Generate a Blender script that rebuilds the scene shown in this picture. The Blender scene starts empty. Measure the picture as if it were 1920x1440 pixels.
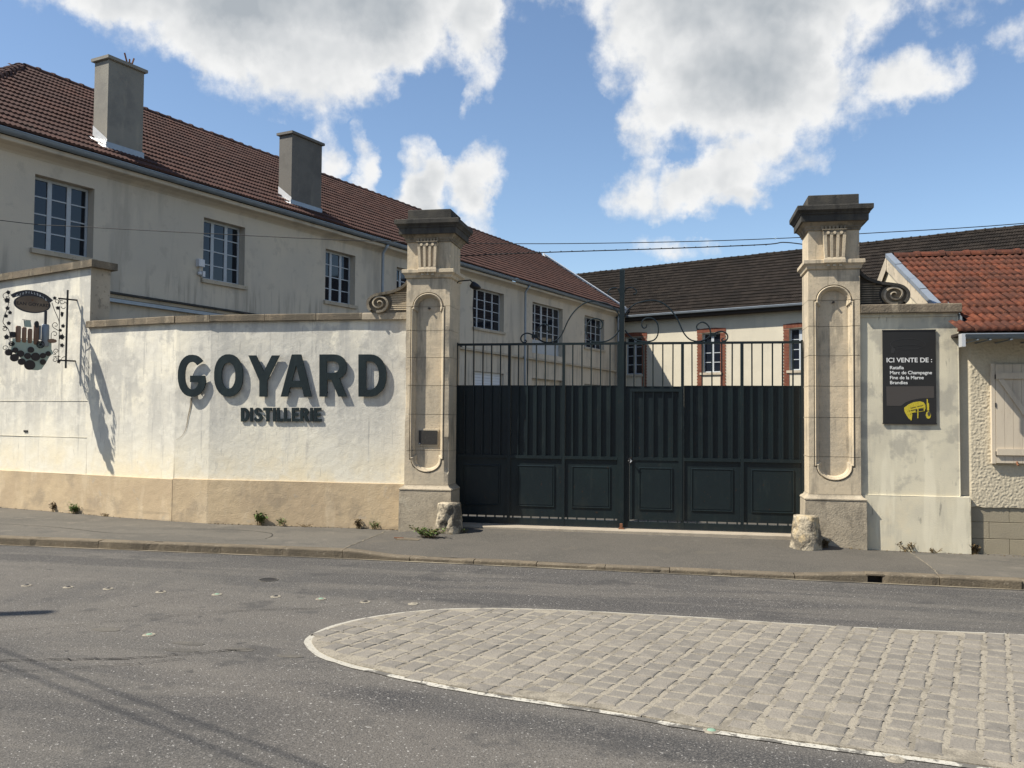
import bpy, bmesh, math, random
import numpy as np
from mathutils import Vector, Matrix, noise as mnoise
R = math.radians
random.seed(7)
scene = bpy.context.scene
COL = scene.collection

# ------------------------------------------------------------------ camera
cam_data = bpy.data.cameras.new('camera')
cam_data.sensor_width = 36.0
cam_data.lens = 1662.0 / 1920.0 * 36.0
cam_data.clip_end = 3000.0
cam = bpy.data.objects.new('camera', cam_data)
COL.objects.link(cam)
_m = Matrix.Rotation(R(10.74), 3, 'Z') @ Matrix.Rotation(R(2.07), 3, 'X') @ Matrix.Rotation(R(-0.46), 3, 'Y')
_r, _f, _u = _m.col[0], _m.col[1], _m.col[2]
cam.matrix_world = Matrix(((_r.x, _u.x, -_f.x, 0.0), (_r.y, _u.y, -_f.y, 0.0), (_r.z, _u.z, -_f.z, 1.75), (0, 0, 0, 1)))
scene.camera = cam

# ------------------------------------------------------------------ light
SUN_AZ, SUN_EL = R(180 + 66), R(50)          # clockwise from +Y, and height
sun_dir = Vector((math.sin(SUN_AZ) * math.cos(SUN_EL), math.cos(SUN_AZ) * math.cos(SUN_EL), math.sin(SUN_EL)))
sl = bpy.data.lights.new('sun', 'SUN')
sl.energy = 5.0
sl.angle = R(0.53)
sl.color = (1.0, 0.94, 0.83)
so = bpy.data.objects.new('sun', sl)
so.rotation_euler = sun_dir.to_track_quat('Z', 'Y').to_euler()
so.location = (0, 0, 60)
COL.objects.link(so)

vs = scene.view_settings
vs.view_transform = 'Standard'
vs.look = 'None'
vs.gamma = 1.0
vs.exposure = 0.6
vs.use_curve_mapping = False
scene.render.engine = 'CYCLES'
scene.cycles.use_denoising = True
scene.cycles.max_bounces = 4
scene.cycles.diffuse_bounces = 2
scene.cycles.glossy_bounces = 2

# ------------------------------------------------------------------ sky with clouds
world = bpy.data.worlds.new('World')
scene.world = world
world.use_nodes = True
world.cycles.sampling_method = 'MANUAL'
world.cycles.sample_map_resolution = 256
wt = world.node_tree
wt.nodes.clear()
def wn(t, **k):
    n = wt.nodes.new(t)
    for a, b in k.items(): setattr(n, a, b)
    return n
def wl(a, b): wt.links.new(a, b)
def wmath(op, a, b=None, c=None, clamp=False):
    n = wn('ShaderNodeMath', operation=op); n.use_clamp = clamp
    for i, v in enumerate((a, b, c)):
        if v is None: continue
        if isinstance(v, (int, float)): n.inputs[i].default_value = v
        else: wl(v, n.inputs[i])
    return n.outputs[0]
sky = wn('ShaderNodeTexSky', sky_type='NISHITA')
sky.sun_disc = False
sky.sun_elevation = SUN_EL
sky.sun_rotation = SUN_AZ
sky.altitude = 100
sky.air_density = 1.0
sky.dust_density = 0.3
sky.ozone_density = 2.4
tc = wn('ShaderNodeTexCoord')
sep = wn('ShaderNodeSeparateXYZ'); wl(tc.outputs['Generated'], sep.inputs[0])
az = wmath('MULTIPLY', wmath('ARCTAN2', sep.outputs[0], sep.outputs[1]), 180 / math.pi)
el = wmath('MULTIPLY', wmath('ARCSINE', sep.outputs[2]), 180 / math.pi)
# clouds seen over the yard: (azimuth, height, half width, half height, weight)
BLOBS = [(-37.0, 23.8, 3.6, 1.5, .8), (-32.0, 23.4, 5.0, 2.4, .9), (-24.6, 23.4, 6.4, 4.0, 1.5), (-17.0, 24.6, 3.8, 2.8, .95), (-13.0, 23.4, 1.2, 2.7, .75), (-24.0, 29.0, 15.0, 4.5, 1.0),
         (1.8, 23.6, 6.0, 4.2, 1.4), (9.0, 24.2, 3.8, 2.4, .9), (4.4, 19.4, 4.4, 2.9, 1.1), (-2.1, 17.9, 1.5, 1.9, .8), (3.0, 29.0, 11.0, 4.5, 1.0),
         (14.0, 19.8, 2.4, 1.4, .9), (8.6, 19.6, 4.2, 2.2, .5), (4.0, 15.5, 3.0, 1.3, .75), (-1.9, 14.1, 2.7, 1.5, .9), (1.8, 14.4, 2.2, 1.5, .7), (3.9, 13.5, 1.4, .7, .65),
         (-16.7, 14.7, 1.4, 2.2, .9), (-15.0, 14.5, 1.6, 1.6, .7), (-12.9, 15.5, 1.5, 1.5, .9), (-13.2, 13.0, 1.1, 1.4, .75), (-17.6, 13.3, 1.6, 1.2, .7), (-22.6, 15.9, .9, 1.8, .75), (-20.5, 15.8, .7, 2.0, .75),
         (-.4, 10.7, 2.2, .6, .5), (15.6, 23.6, 3.6, 1.4, .38), (19.5, 20.8, 1.6, 1.0, .4), (8.3, 15.7, 1.0, .9, .42), (-13.6, 19.9, .45, .9, .45)]
comb = wn('ShaderNodeCombineXYZ'); wl(az, comb.inputs[0]); wl(el, comb.inputs[1])
def wnoise(vec, scale, detail, rough, dims='2D'):
    n = wn('ShaderNodeTexNoise', noise_dimensions=dims); n.inputs['Scale'].default_value = scale; n.inputs['Detail'].default_value = detail; n.inputs['Roughness'].default_value = rough
    wl(vec, n.inputs['Vector']); return n
def wvec(op, a, b=None, c=None):
    n = wn('ShaderNodeVectorMath', operation=op)
    for i, v in enumerate((a, b, c)):
        if v is None: continue
        if isinstance(v, tuple): n.inputs[i].default_value = v
        else: wl(v, n.inputs[i])
    return n
warp = wnoise(comb.outputs[0], .30, 5, .62)
wp = wvec('MULTIPLY_ADD', wvec('SUBTRACT', warp.outputs['Color'], (.5, .5, .5)).outputs[0], (2.6, 2.3, 0), comb.outputs[0]).outputs[0]
tot = None
for (ba, be, rx, ry, w) in BLOBS:
    q = wvec('MULTIPLY', wvec('SUBTRACT', wp, (ba, be, 0)).outputs[0], (1 / rx, 1 / ry, 0)).outputs[0]
    dd = wvec('DOT_PRODUCT', q, q).outputs['Value']
    g = wmath('MAXIMUM', wmath('MULTIPLY_ADD', dd, -.5 * w, w), 0.0)
    tot = g if tot is None else wmath('ADD', tot, g)
# the same kind of scattered cloud all round the sky, outside the part listed above
far = wnoise(tc.outputs['Generated'], 2.6, 3, .55, '3D')
rest = wn('ShaderNodeMapRange'); wl(far.outputs['Fac'], rest.inputs[0]); rest.inputs[1].default_value = .54; rest.inputs[2].default_value = .76; rest.inputs[4].default_value = 1.4
outm = wn('ShaderNodeMapRange'); wl(wmath('ABSOLUTE', wmath('ADD', az, 9.0)), outm.inputs[0]); outm.inputs[1].default_value = 36; outm.inputs[2].default_value = 48
him = wn('ShaderNodeMapRange'); wl(el, him.inputs[0]); him.inputs[1].default_value = 29; him.inputs[2].default_value = 38
tot = wmath('ADD', tot, wmath('MULTIPLY', rest.outputs[0], wmath('MAXIMUM', outm.outputs[0], him.outputs[0])))
fine = wnoise(comb.outputs[0], .50, 7, .60)
fine2 = wnoise(wvec('ADD', comb.outputs[0], (-1.2, 1.4, 0)).outputs[0], .50, 2, .6)
vor = wn('ShaderNodeTexVoronoi', voronoi_dimensions='2D', feature='F1'); vor.inputs['Scale'].default_value = .62
wl(wp, vor.inputs['Vector'])
puff = wmath('SUBTRACT', .42, vor.outputs['Distance'])
d0 = wmath('ADD', wmath('ADD', tot, wmath('MULTIPLY', wmath('SUBTRACT', fine.outputs['Fac'], .5), 1.3)), wmath('MULTIPLY', puff, .15))
d0 = wmath('MINIMUM', d0, wmath('MULTIPLY', tot, 3.0))   # no stray flecks in the clear parts
relief = wmath('SUBTRACT', fine2.outputs['Fac'], fine.outputs['Fac'])   # cloud between this spot and the sun
cover = wn('ShaderNodeMapRange', interpolation_type='SMOOTHSTEP'); wl(d0, cover.inputs[0]); cover.inputs[1].default_value = .06; cover.inputs[2].default_value = .95
thick = wn('ShaderNodeMapRange', interpolation_type='SMOOTHSTEP'); wl(wmath('MULTIPLY_ADD', wmath('SUBTRACT', fine.outputs['Fac'], .5), .9, tot), thick.inputs[0]); thick.inputs[1].default_value = .5; thick.inputs[2].default_value = 2.8
side = wn('ShaderNodeMapRange', interpolation_type='SMOOTHSTEP'); wl(relief, side.inputs[0]); side.inputs[1].default_value = -.18; side.inputs[2].default_value = .25
shade = wmath('ADD', wmath('MULTIPLY', thick.outputs[0], 1.05), wmath('MULTIPLY', side.outputs[0], .2), clamp=True)
cc = wn('ShaderNodeMixRGB'); wl(shade, cc.inputs[0])
cc.inputs[1].default_value = (6.0, 6.0, 5.95, 1)
cc.inputs[2].default_value = (2.7, 2.95, 3.2, 1)
mx = wn('ShaderNodeMixRGB'); wl(cover.outputs[0], mx.inputs[0]); wl(sky.outputs[0], mx.inputs[1]); wl(cc.outputs[0], mx.inputs[2])
bg = wn('ShaderNodeBackground'); bg.inputs[1].default_value = 0.105
wl(mx.outputs[0], bg.inputs[0])
wo = wn('ShaderNodeOutputWorld'); wl(bg.outputs[0], wo.inputs[0])

# ------------------------------------------------------------------ materials
def material(name, col, rough=.85, spec=.3, metal=0.0, vary=(), bump=(), rnd=None, coat=0.0):
    """vary: (scale, detail, low, high, colour, amount); bump: (scale, detail, distance); rnd: (source, colour, amount)"""
    m = bpy.data.materials.new(name); m.use_nodes = True
    t = m.node_tree; N = t.nodes; L = t.links
    b = N['Principled BSDF']
    b.inputs['Roughness'].default_value = rough
    b.inputs['Specular IOR Level'].default_value = spec
    b.inputs['Metallic'].default_value = metal
    if coat: b.inputs['Coat Weight'].default_value = coat
    geo = N.new('ShaderNodeNewGeometry')
    cur = N.new('ShaderNodeRGB'); cur.outputs[0].default_value = (*col, 1); cur = cur.outputs[0]
    def coords(scale):
        if isinstance(scale, (int, float)): scale = (scale,) * 3
        mp = N.new('ShaderNodeVectorMath'); mp.operation = 'MULTIPLY'; L.new(geo.outputs['Position'], mp.inputs[0]); mp.inputs[1].default_value = scale
        return mp.outputs[0]
    def mixin(fac, c):
        nonlocal cur
        x = N.new('ShaderNodeMixRGB'); L.new(fac, x.inputs[0]); L.new(cur, x.inputs[1]); x.inputs[2].default_value = (*c, 1); cur = x.outputs[0]
    if rnd:
        src, c, amt = rnd
        if src == 'object':
            v = N.new('ShaderNodeObjectInfo').outputs['Random']
        else:
            a = N.new('ShaderNodeAttribute'); a.attribute_name = 'rnd'; v = a.outputs['Fac']
        mm = N.new('ShaderNodeMath'); mm.operation = 'MULTIPLY'; L.new(v, mm.inputs[0]); mm.inputs[1].default_value = amt
        mixin(mm.outputs[0], c)
    for (scale, detail, lo, hi, c, amt, *zr) in vary:
        n = N.new('ShaderNodeTexNoise'); n.inputs['Scale'].default_value = 1.0; n.inputs['Detail'].default_value = min(detail, 5 if (scale if isinstance(scale, (int, float)) else max(scale)) < 20 else 2); n.inputs['Roughness'].default_value = .62
        L.new(coords(scale), n.inputs['Vector'])
        r = N.new('ShaderNodeMapRange'); r.interpolation_type = 'SMOOTHSTEP'
        L.new(n.outputs['Fac'], r.inputs[0]); r.inputs[1].default_value = lo; r.inputs[2].default_value = hi; r.inputs[4].default_value = amt
        fac = r.outputs[0]
        if zr:                                   # dirt that keeps to a band of heights
            sx = N.new('ShaderNodeSeparateXYZ'); L.new(geo.outputs['Position'], sx.inputs[0])
            zm = N.new('ShaderNodeMapRange'); zm.interpolation_type = 'SMOOTHSTEP'; L.new(sx.outputs[2], zm.inputs[0]); zm.inputs[1].default_value, zm.inputs[2].default_value = zr[0]
            mu = N.new('ShaderNodeMath'); mu.operation = 'MULTIPLY'; L.new(fac, mu.inputs[0]); L.new(zm.outputs[0], mu.inputs[1]); fac = mu.outputs[0]
        mixin(fac, c)
    L.new(cur, b.inputs['Base Color'])
    nrm = None
    for (scale, detail, dist) in bump:
        n = N.new('ShaderNodeTexNoise'); n.inputs['Scale'].default_value = 1.0; n.inputs['Detail'].default_value = min(detail, 3)
        L.new(coords(scale), n.inputs['Vector'])
        bp = N.new('ShaderNodeBump'); bp.inputs['Strength'].default_value = 1.0; bp.inputs['Distance'].default_value = dist
        L.new(n.outputs['Fac'], bp.inputs['Height'])
        if nrm is not None: L.new(nrm, bp.inputs['Normal'])
        nrm = bp.outputs[0]
    if nrm is not None: L.new(nrm, b.inputs['Normal'])
    return m

M = {}
M['plaster'] = material('cream_render', (.74, .69, .56), .9, .2, vary=[(1.1, 5, .40, .60, (.76, .655, .45), .8, (1.5, .7)), (.75, 5, .38, .56, (.58, .555, .485), .9, (.6, 1.8)), ((2.6, 2.6, .30), 5, .46, .60, (.46, .445, .40), .85, (.8, 2.1)), (2.2, 5, .52, .62, (.40, .388, .352), .7, (.9, 2.6)), ((13, 13, .7), 4, .58, .72, (.32, .31, .288), .7, (.5, 1.6)), (4.5, 5, .50, .68, (.78, .74, .63), .45), (1.9, 5, .535, .555, (.50, .48, .42), .5, (1.2, 2.6)), ((30, 30, 3), 2, .66, .72, (.30, .29, .265), .4), (60, 2, .55, .75, (.62, .58, .47), .3)], bump=[(70, 3, .0025), (9, 3, .006)])
M['plaster_right'] = material('pale_render', (.64, .585, .44), .9, .2, vary=[(1.1, 5, .42, .60, (.545, .50, .385), .75), ((4, 4, .5), 5, .5, .66, (.44, .408, .325), .6), (1.8, 5, .45, .62, (.70, .61, .43), .7, (1.0, .3)), ((14, 14, 3), 4, .62, .72, (.20, .188, .158), .6), ((3, 3, .4), 4, .54, .62, (.74, .68, .52), .6), (2.5, 5, .5, .62, (.33, .31, .26), .6, (.62, .80))], bump=[(70, 3, .002)])
M['plinth'] = material('ochre_render', (.52, .405, .258), .9, .2, vary=[(1.0, 5, .42, .60, (.43, .33, .215), .75), ((3, 3, .9), 5, .5, .66, (.58, .47, .32), .6), (1.7, 5, .54, .66, (.31, .25, .178), .55), (5, 5, .6, .7, (.40, .37, .31), .4), ((1.2, 1.2, 12), 4, .54, .66, (.28, .225, .155), .6, (.30, -.02)), (45, 2, .5, .75, (.42, .33, .22), .3)], bump=[(60, 4, .004), (8, 4, .008)])
M['stone'] = material('limestone', (.53, .447, .318), .88, .25, rnd=('object', (.585, .475, .328), .7), vary=[(1.6, 5, .42, .60, (.42, .36, .268), .75), ((1.5, 1.5, 14), 4, .5, .66, (.57, .47, .335), .5), ((5, 5, 1), 5, .53, .66, (.24, .21, .163), .7), ((9, 9, .9), 5, .56, .68, (.16, .142, .112), .5, (2.6, 3.8)), (38, 2, .56, .70, (.33, .28, .205), .45), (120, 2, .64, .74, (.17, .145, .112), .5)], bump=[(90, 3, .002), (16, 5, .004)])
M['stone_base'] = material('worn_limestone', (.40, .34, .25), .92, .2, vary=[(2.0, 5, .42, .62, (.29, .25, .188), .8), ((4, 4, 1.5), 5, .52, .66, (.17, .148, .115), .65), (30, 2, .52, .68, (.24, .205, .155), .5), (3, 5, .58, .66, (.50, .44, .33), .5)], bump=[(45, 3, .005), (9, 3, .006)])
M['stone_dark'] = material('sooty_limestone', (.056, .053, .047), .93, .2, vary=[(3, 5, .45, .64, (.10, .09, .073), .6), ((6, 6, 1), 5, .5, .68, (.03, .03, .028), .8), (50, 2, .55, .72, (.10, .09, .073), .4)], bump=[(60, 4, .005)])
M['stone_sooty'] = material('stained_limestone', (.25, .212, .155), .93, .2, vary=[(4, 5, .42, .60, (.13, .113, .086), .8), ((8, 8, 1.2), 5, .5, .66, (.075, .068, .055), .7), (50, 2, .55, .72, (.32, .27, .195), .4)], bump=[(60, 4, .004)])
M['coping'] = material('coping_stone', (.225, .18, .125), .93, .2, rnd=('object', (.165, .136, .10), .7), vary=[(2.2, 5, .42, .60, (.105, .092, .07), .8), ((9, 9, 2), 5, .54, .68, (.34, .285, .205), .6), (40, 2, .55, .70, (.085, .075, .058), .5)], bump=[(50, 5, .008)])
M['guard'] = material('chalky_stone', (.42, .36, .262), .93, .2, vary=[(4, 5, .44, .54, (.075, .066, .053), .85), (3, 5, .55, .66, (.46, .35, .19), .6), (40, 2, .5, .66, (.22, .192, .147), .6)], bump=[(30, 3, .014), (9, 3, .02)])
M['facade'] = material('facade_render', (0.5859, 0.5115, 0.4022), .92, .2, vary=[(.35, 5, .42, .60, (0.5078, 0.4538, 0.3719), .7), ((1.2, 1.2, .2), 5, .52, .66, (0.3711, 0.3301, 0.2725), .6), (2.5, 5, .55, .68, (0.4394, 0.3860, 0.3114), .6), ((6, 6, .35), 4, .5, .66, (0.2520, 0.2220, 0.1814), .55, (5.4, 4.8)), (40, 2, .5, .8, (0.5078, 0.4417, 0.3460), .3)], bump=[(45, 3, .004)])
M['facade_trim'] = material('facade_trim', (0.4738, 0.4050, 0.3055), .92, .2, vary=[(1.2, 5, .45, .64, (0.3296, 0.2900, 0.2256), .7), (12, 5, .56, .68, (0.1751, 0.1530, 0.1175), .6)], bump=[(45, 3, .004)])
M['facade_b'] = material('yard_render', (.56, .51, .40), .92, .2, vary=[(.6, 5, .42, .64, (.48, .44, .35), .6), ((1.2, 1.2, .25), 5, .52, .68, (.38, .352, .29), .45)], bump=[(30, 3, .004)])
M['tile_a'] = material('brown_roof_tile', (.088, .045, .035), .88, .2, rnd=('attr', (.058, .034, .029), .9), vary=[(.5, 5, .42, .64, (.064, .037, .031), .65), (9, 4, .58, .70, (.125, .076, .06), .4), (1.5, 5, .6, .7, (.05, .04, .034), .5)])
M['tile_b'] = material('dark_roof_tile', (.0165, .0130, .0105), .9, .15, rnd=('attr', (.031, .0245, .0195), .9), vary=[(.7, 5, .45, .64, (.011, .0095, .008), .6), (14, 2, .58, .68, (.062, .05, .04), .55)])
M['tile_c'] = material('orange_roof_tile', (.150, .046, .024), .85, .2, rnd=('object', (.078, .029, .019), .9), vary=[(3, 5, .40, .58, (.060, .026, .018), .8), (16, 5, .54, .66, (.205, .076, .036), .6), (45, 2, .56, .68, (.036, .023, .018), .6)], bump=[(80, 3, .003)])
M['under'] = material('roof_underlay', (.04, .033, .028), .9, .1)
M['zinc'] = material('weathered_zinc', (0.3060, 0.3400, 0.3740), .5, .5, .55, vary=[(4, 5, .45, .7, (0.2210, 0.2550, 0.2890), .6), (20, 4, .6, .75, (0.4250, 0.4420, 0.4590), .4)])
M['zinc_dark'] = material('aged_zinc_gutter', (.20, .235, .265), .55, .5, .35, vary=[(2.5, 5, .45, .7, (.14, .16, .18), .6), (14, 4, .6, .72, (.33, .35, .36), .5)])
M['lead'] = material('bright_flashing', (.72, .73, .73), .4, .5, .5, vary=[(5, 4, .5, .7, (.5, .52, .54), .5)])
M['chimney'] = material('grey_chimney_render', (0.2442, 0.2294, 0.1961), .93, .2, vary=[(1.2, 5, .45, .64, (0.1739, 0.1643, 0.1480), .7), ((4, 4, .8), 5, .56, .7, (0.3108, 0.2849, 0.2294), .5)], bump=[(40, 4, .005)])
M['chimney_dark'] = material('dark_chimney_render', (0.1520, 0.1424, 0.1264), .93, .2, vary=[(1.2, 5, .45, .64, (0.1120, 0.1056, 0.0960), .7), ((4, 4, .8), 5, .56, .7, (0.2160, 0.1960, 0.1600), .5)], bump=[(40, 4, .005)])
M['frame'] = material('pale_window_paint', (0.4256, 0.4524, 0.4720), .55, .35, vary=[(8, 4, .5, .7, (0.3344, 0.3510, 0.3600), .5)])
M['glass'] = material('dark_glass', (.010, .013, .020), .04, .5)
M['shutter_white'] = material('white_roller_shutter', (.66, .68, .70), .6, .4)
M['brick'] = material('red_brick', (0.1573, 0.0546, 0.0350), .9, .2, rnd=('attr', (0.2210, 0.0862, 0.0506), .9), vary=[(20, 4, .5, .72, (0.1020, 0.0396, 0.0276), .5)])
M['mortar'] = material('mortar', (.34, .29, .22), .95, .1, vary=[(8, 5, .45, .7, (.26, .22, .17), .6)])
M['gate'] = material('green_black_paint', (.0085, .0150, .0175), .38, .38, vary=[(1.6, 5, .45, .66, (.0105, .0195, .0205), .7), ((12, 12, 2), 4, .56, .70, (.020, .028, .027), .55), (60, 2, .68, .74, (.05, .05, .042), .35), ((3, 3, 1.2), 4, .52, .66, (.026, .030, .026), .55, (.75, .2)), (24, 3, .68, .73, (.055, .028, .014), .6)], bump=[(14, 3, .002), (3, 2, .005)])
M['letter'] = material('dark_green_letter_paint', (0.0071, 0.015, 0.0173), .5, .3, vary=[((6, 6, 2), 5, .48, .68, (0.0135, 0.024, 0.0255), .85), (40, 2, .66, .74, (0.045, 0.0435, 0.036), .6)], bump=[(20, 3, .002)])
M['iron'] = material('black_iron', (.014, .013, .014), .55, .4)
M['rust'] = material('rusty_steel', (.20, .085, .04), .85, .3, vary=[(30, 4, .45, .7, (.09, .05, .035), .7)])
M['steel'] = material('bare_steel', (.55, .55, .53), .35, .5, .9)
M['road'] = material('worn_asphalt', (0.1150, 0.1047, 0.0910), .9, .25, rnd=('attr', (0.0487, 0.0473, 0.0466), 1.0), vary=[((.22, .6, 1), 5, .42, .60, (0.0838, 0.0790, 0.0716), .65), ((.35, 2.2, 1), 5, .48, .62, (0.1383, 0.1255, 0.1074), .55), ((.5, .18, 1), 4, .56, .66, (0.0604, 0.0583, 0.0563), .55), (80, 2, .46, .62, (0.1851, 0.1699, 0.1504), .5), (95, 2, .52, .66, (0.0322, 0.0311, 0.0297), .6), (46, 2, .655, .70, (0.4385, 0.4198, 0.3836), .75), (3.5, 5, .58, .68, (0.0585, 0.0563, 0.0532), .5), (1.3, 5, .60, .66, (0.0487, 0.0473, 0.0460), .5), (7, 5, .67, .70, (0.0331, 0.0326, 0.0317), .5)], bump=[(95, 3, .006), (35, 3, .006)])
M['road_dark'] = material('newer_asphalt', (.128, .122, .113), .9, .3, vary=[((.3, 1.4, 1), 6, .42, .62, (.158, .149, .136), .8), (55, 4, .5, .64, (.22, .208, .19), .5), (66, 3, .52, .64, (.062, .06, .057), .55), (24, 2, .68, .71, (.5, .48, .44), .7), (5, 6, .6, .72, (.098, .095, .09), .5)], bump=[(100, 3, .005)])
M['pavement'] = material('footway_asphalt', (0.1221, 0.1115, 0.0939), .92, .2, vary=[((.5, 1.2, 1), 5, .42, .62, (0.0920, 0.0857, 0.0743), .8), (2.5, 5, .53, .68, (0.1696, 0.1514, 0.1233), .6), (1.0, 5, .56, .60, (0.0834, 0.0786, 0.0701), .6), (85, 2, .5, .66, (0.1940, 0.1743, 0.1444), .45), (95, 2, .54, .68, (0.0489, 0.0466, 0.0420), .5)], bump=[(90, 3, .004)])
M['pavement_gate'] = material('entrance_asphalt', (0.0972, 0.0882, 0.0754), .92, .2, vary=[(.9, 5, .42, .64, (0.0772, 0.0717, 0.0624), .7), (80, 2, .5, .64, (0.1788, 0.1612, 0.1339), .5), (90, 2, .54, .66, (0.0429, 0.0400, 0.0358), .5), (6, 5, .62, .7, (0.1430, 0.1295, 0.1079), .45), (1.3, 5, .58, .66, (0.1216, 0.1075, 0.0871), .5)], bump=[(90, 3, .005)])
M['kerb'] = material('kerb_stone', (.175, .142, .098), .93, .2, rnd=('object', (.14, .116, .084), .8), vary=[(2.5, 5, .45, .62, (.112, .093, .068), .75), (14, 5, .56, .68, (.27, .228, .165), .6), (60, 2, .55, .68, (.085, .073, .056), .45)], bump=[(50, 3, .006)])
M['grit'] = material('pale_gutter_grit', (.26, .225, .165), .95, .1, vary=[((1.5, 8, 1), 5, .45, .58, (.09, .082, .07), .85), (50, 2, .5, .68, (.15, .132, .1), .5)], bump=[(80, 3, .004)])
M['paint'] = material('worn_white_road_paint', (.40, .375, .315), .85, .2, vary=[(5, 5, .60, .66, (.11, .10, .088), .9), (40, 2, .60, .68, (.16, .146, .125), .7)], bump=[(80, 3, .003)])
M['paint_worn'] = material('flaking_white_road_paint', (.46, .435, .37), .85, .2, vary=[((4, 4, 1), 5, .49, .54, (.11, .102, .09), .95), (40, 2, .54, .62, (.15, .138, .118), .7)], bump=[(80, 3, .003)])
M['cobble'] = material('granite_sett', (0.2356, 0.2117, 0.1757), .9, .2, rnd=('object', (0.1684, 0.1543, 0.1325), 1.0), vary=[(9, 5, .45, .66, (0.2784, 0.2488, 0.2045), .5), (90, 2, .52, .68, (0.1356, 0.1245, 0.1080), .5), (1.1, 5, .48, .66, (0.1827, 0.1673, 0.1440), .6)], bump=[(60, 3, .005)])
M['cobble_far'] = material('granite_sett_far', (0.2356, 0.2117, 0.1757), .9, .2, rnd=('attr', (0.1684, 0.1543, 0.1325), 1.0), vary=[(9, 5, .45, .66, (0.2784, 0.2488, 0.2045), .5), (90, 2, .52, .68, (0.1356, 0.1245, 0.1080), .5), (1.1, 5, .48, .66, (0.1827, 0.1673, 0.1440), .6)], bump=[(60, 3, .005)])
M['joint'] = material('pale_joint_mortar', (0.3003, 0.2673, 0.2098), .95, .1, vary=[(5, 5, .46, .62, (0.1917, 0.1705, 0.1348), .85), (60, 2, .5, .66, (0.1470, 0.1311, 0.1056), .5)], bump=[(70, 4, .006)])
M['ground'] = material('yard_ground', (.085, .079, .07), .95, .1, vary=[(.4, 5, .4, .7, (.115, .104, .086), .6)])
M['threshold'] = material('pale_threshold_concrete', (.36, .31, .24), .92, .2, vary=[(4, 5, .45, .66, (.25, .215, .168), .6)], bump=[(50, 4, .004)])
M['rough'] = material('roughcast', (.56, .49, .36), .95, .15, vary=[(1.2, 5, .45, .64, (.48, .425, .315), .7), (40, 2, .5, .68, (.43, .37, .27), .45)], bump=[(60, 4, .003)])
M['block'] = material('concrete_block', (.33, .285, .20), .95, .15, rnd=('object', (.285, .25, .185), .8), vary=[(3, 5, .45, .66, (.265, .232, .17), .6), (60, 2, .5, .68, (.22, .192, .14), .4)], bump=[(70, 4, .004)])
M['shutter'] = material('faded_pink_beige_paint', (.57, .49, .375), .75, .3, vary=[((6, 6, 1), 5, .5, .7, (.43, .36, .278), .6), (40, 2, .62, .74, (.30, .24, .185), .4)])
M['banner'] = material('black_banner', (.018, .018, .018), .6, .3, vary=[(1.5, 3, .4, .7, (.024, .023, .022), .6)])
M['banner_grey'] = material('grey_banner_print', (.062, .055, .05), .6, .3)
M['banner_ghost'] = material('faint_banner_print', (.032, .032, .032), .5, .3)
M['white'] = material('white_print', (.70, .70, .68), .6, .3)
M['yellow'] = material('yellow_print', (.52, .42, .035), .6, .3, vary=[(90, 2, .5, .6, (.22, .17, .02), .7)])
M['leaf'] = material('weed_leaf', (.075, .125, .030), .7, .25, rnd=('attr', (.12, .165, .05), .9))
M['leaf_dry'] = material('dry_weed', (.15, .105, .048), .85, .2, rnd=('attr', (.06, .042, .028), .9))
M['sign_oval'] = material('brown_enamel', (.13, .088, .055), .45, .4, vary=[(2.5, 3, .4, .62, (.21, .15, .095), .8)])
M['sign_dark'] = material('dark_enamel', (.030, .028, .034), .45, .4)
M['sign_green'] = material('pale_green_enamel', (.36, .43, .35), .5, .35, vary=[(5, 4, .5, .7, (.3, .36, .3), .5)])
M['copper'] = material('brown_copper', (.21, .125, .08), .42, .5, .4, vary=[((9, 9, .5), 3, .45, .65, (.10, .062, .045), .8)])
M['sign_steel'] = material('blue_grey_tank', (.2, .23, .26), .4, .5, .4, vary=[((9, 9, .5), 3, .45, .65, (.09, .1, .115), .8)])
M['barrel'] = material('dark_barrel_end', (.040, .033, .030), .6, .3)
M['cable'] = material('black_cable', (.012, .012, .012), .6, .3)
M['stud_glass'] = material('green_stud_glass', (.22, .34, .24), .12, .5)
M['plaque'] = material('dark_plaque', (.035, .032, .028), .45, .45, vary=[((30, 30, 50), 3, .55, .62, (.06, .055, .048), .8)])
M['plastic'] = material('white_plastic', (.62, .62, .62), .5, .4)
M['pole'] = material('concrete_pole', (.35, .33, .3), .9, .2)

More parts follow.
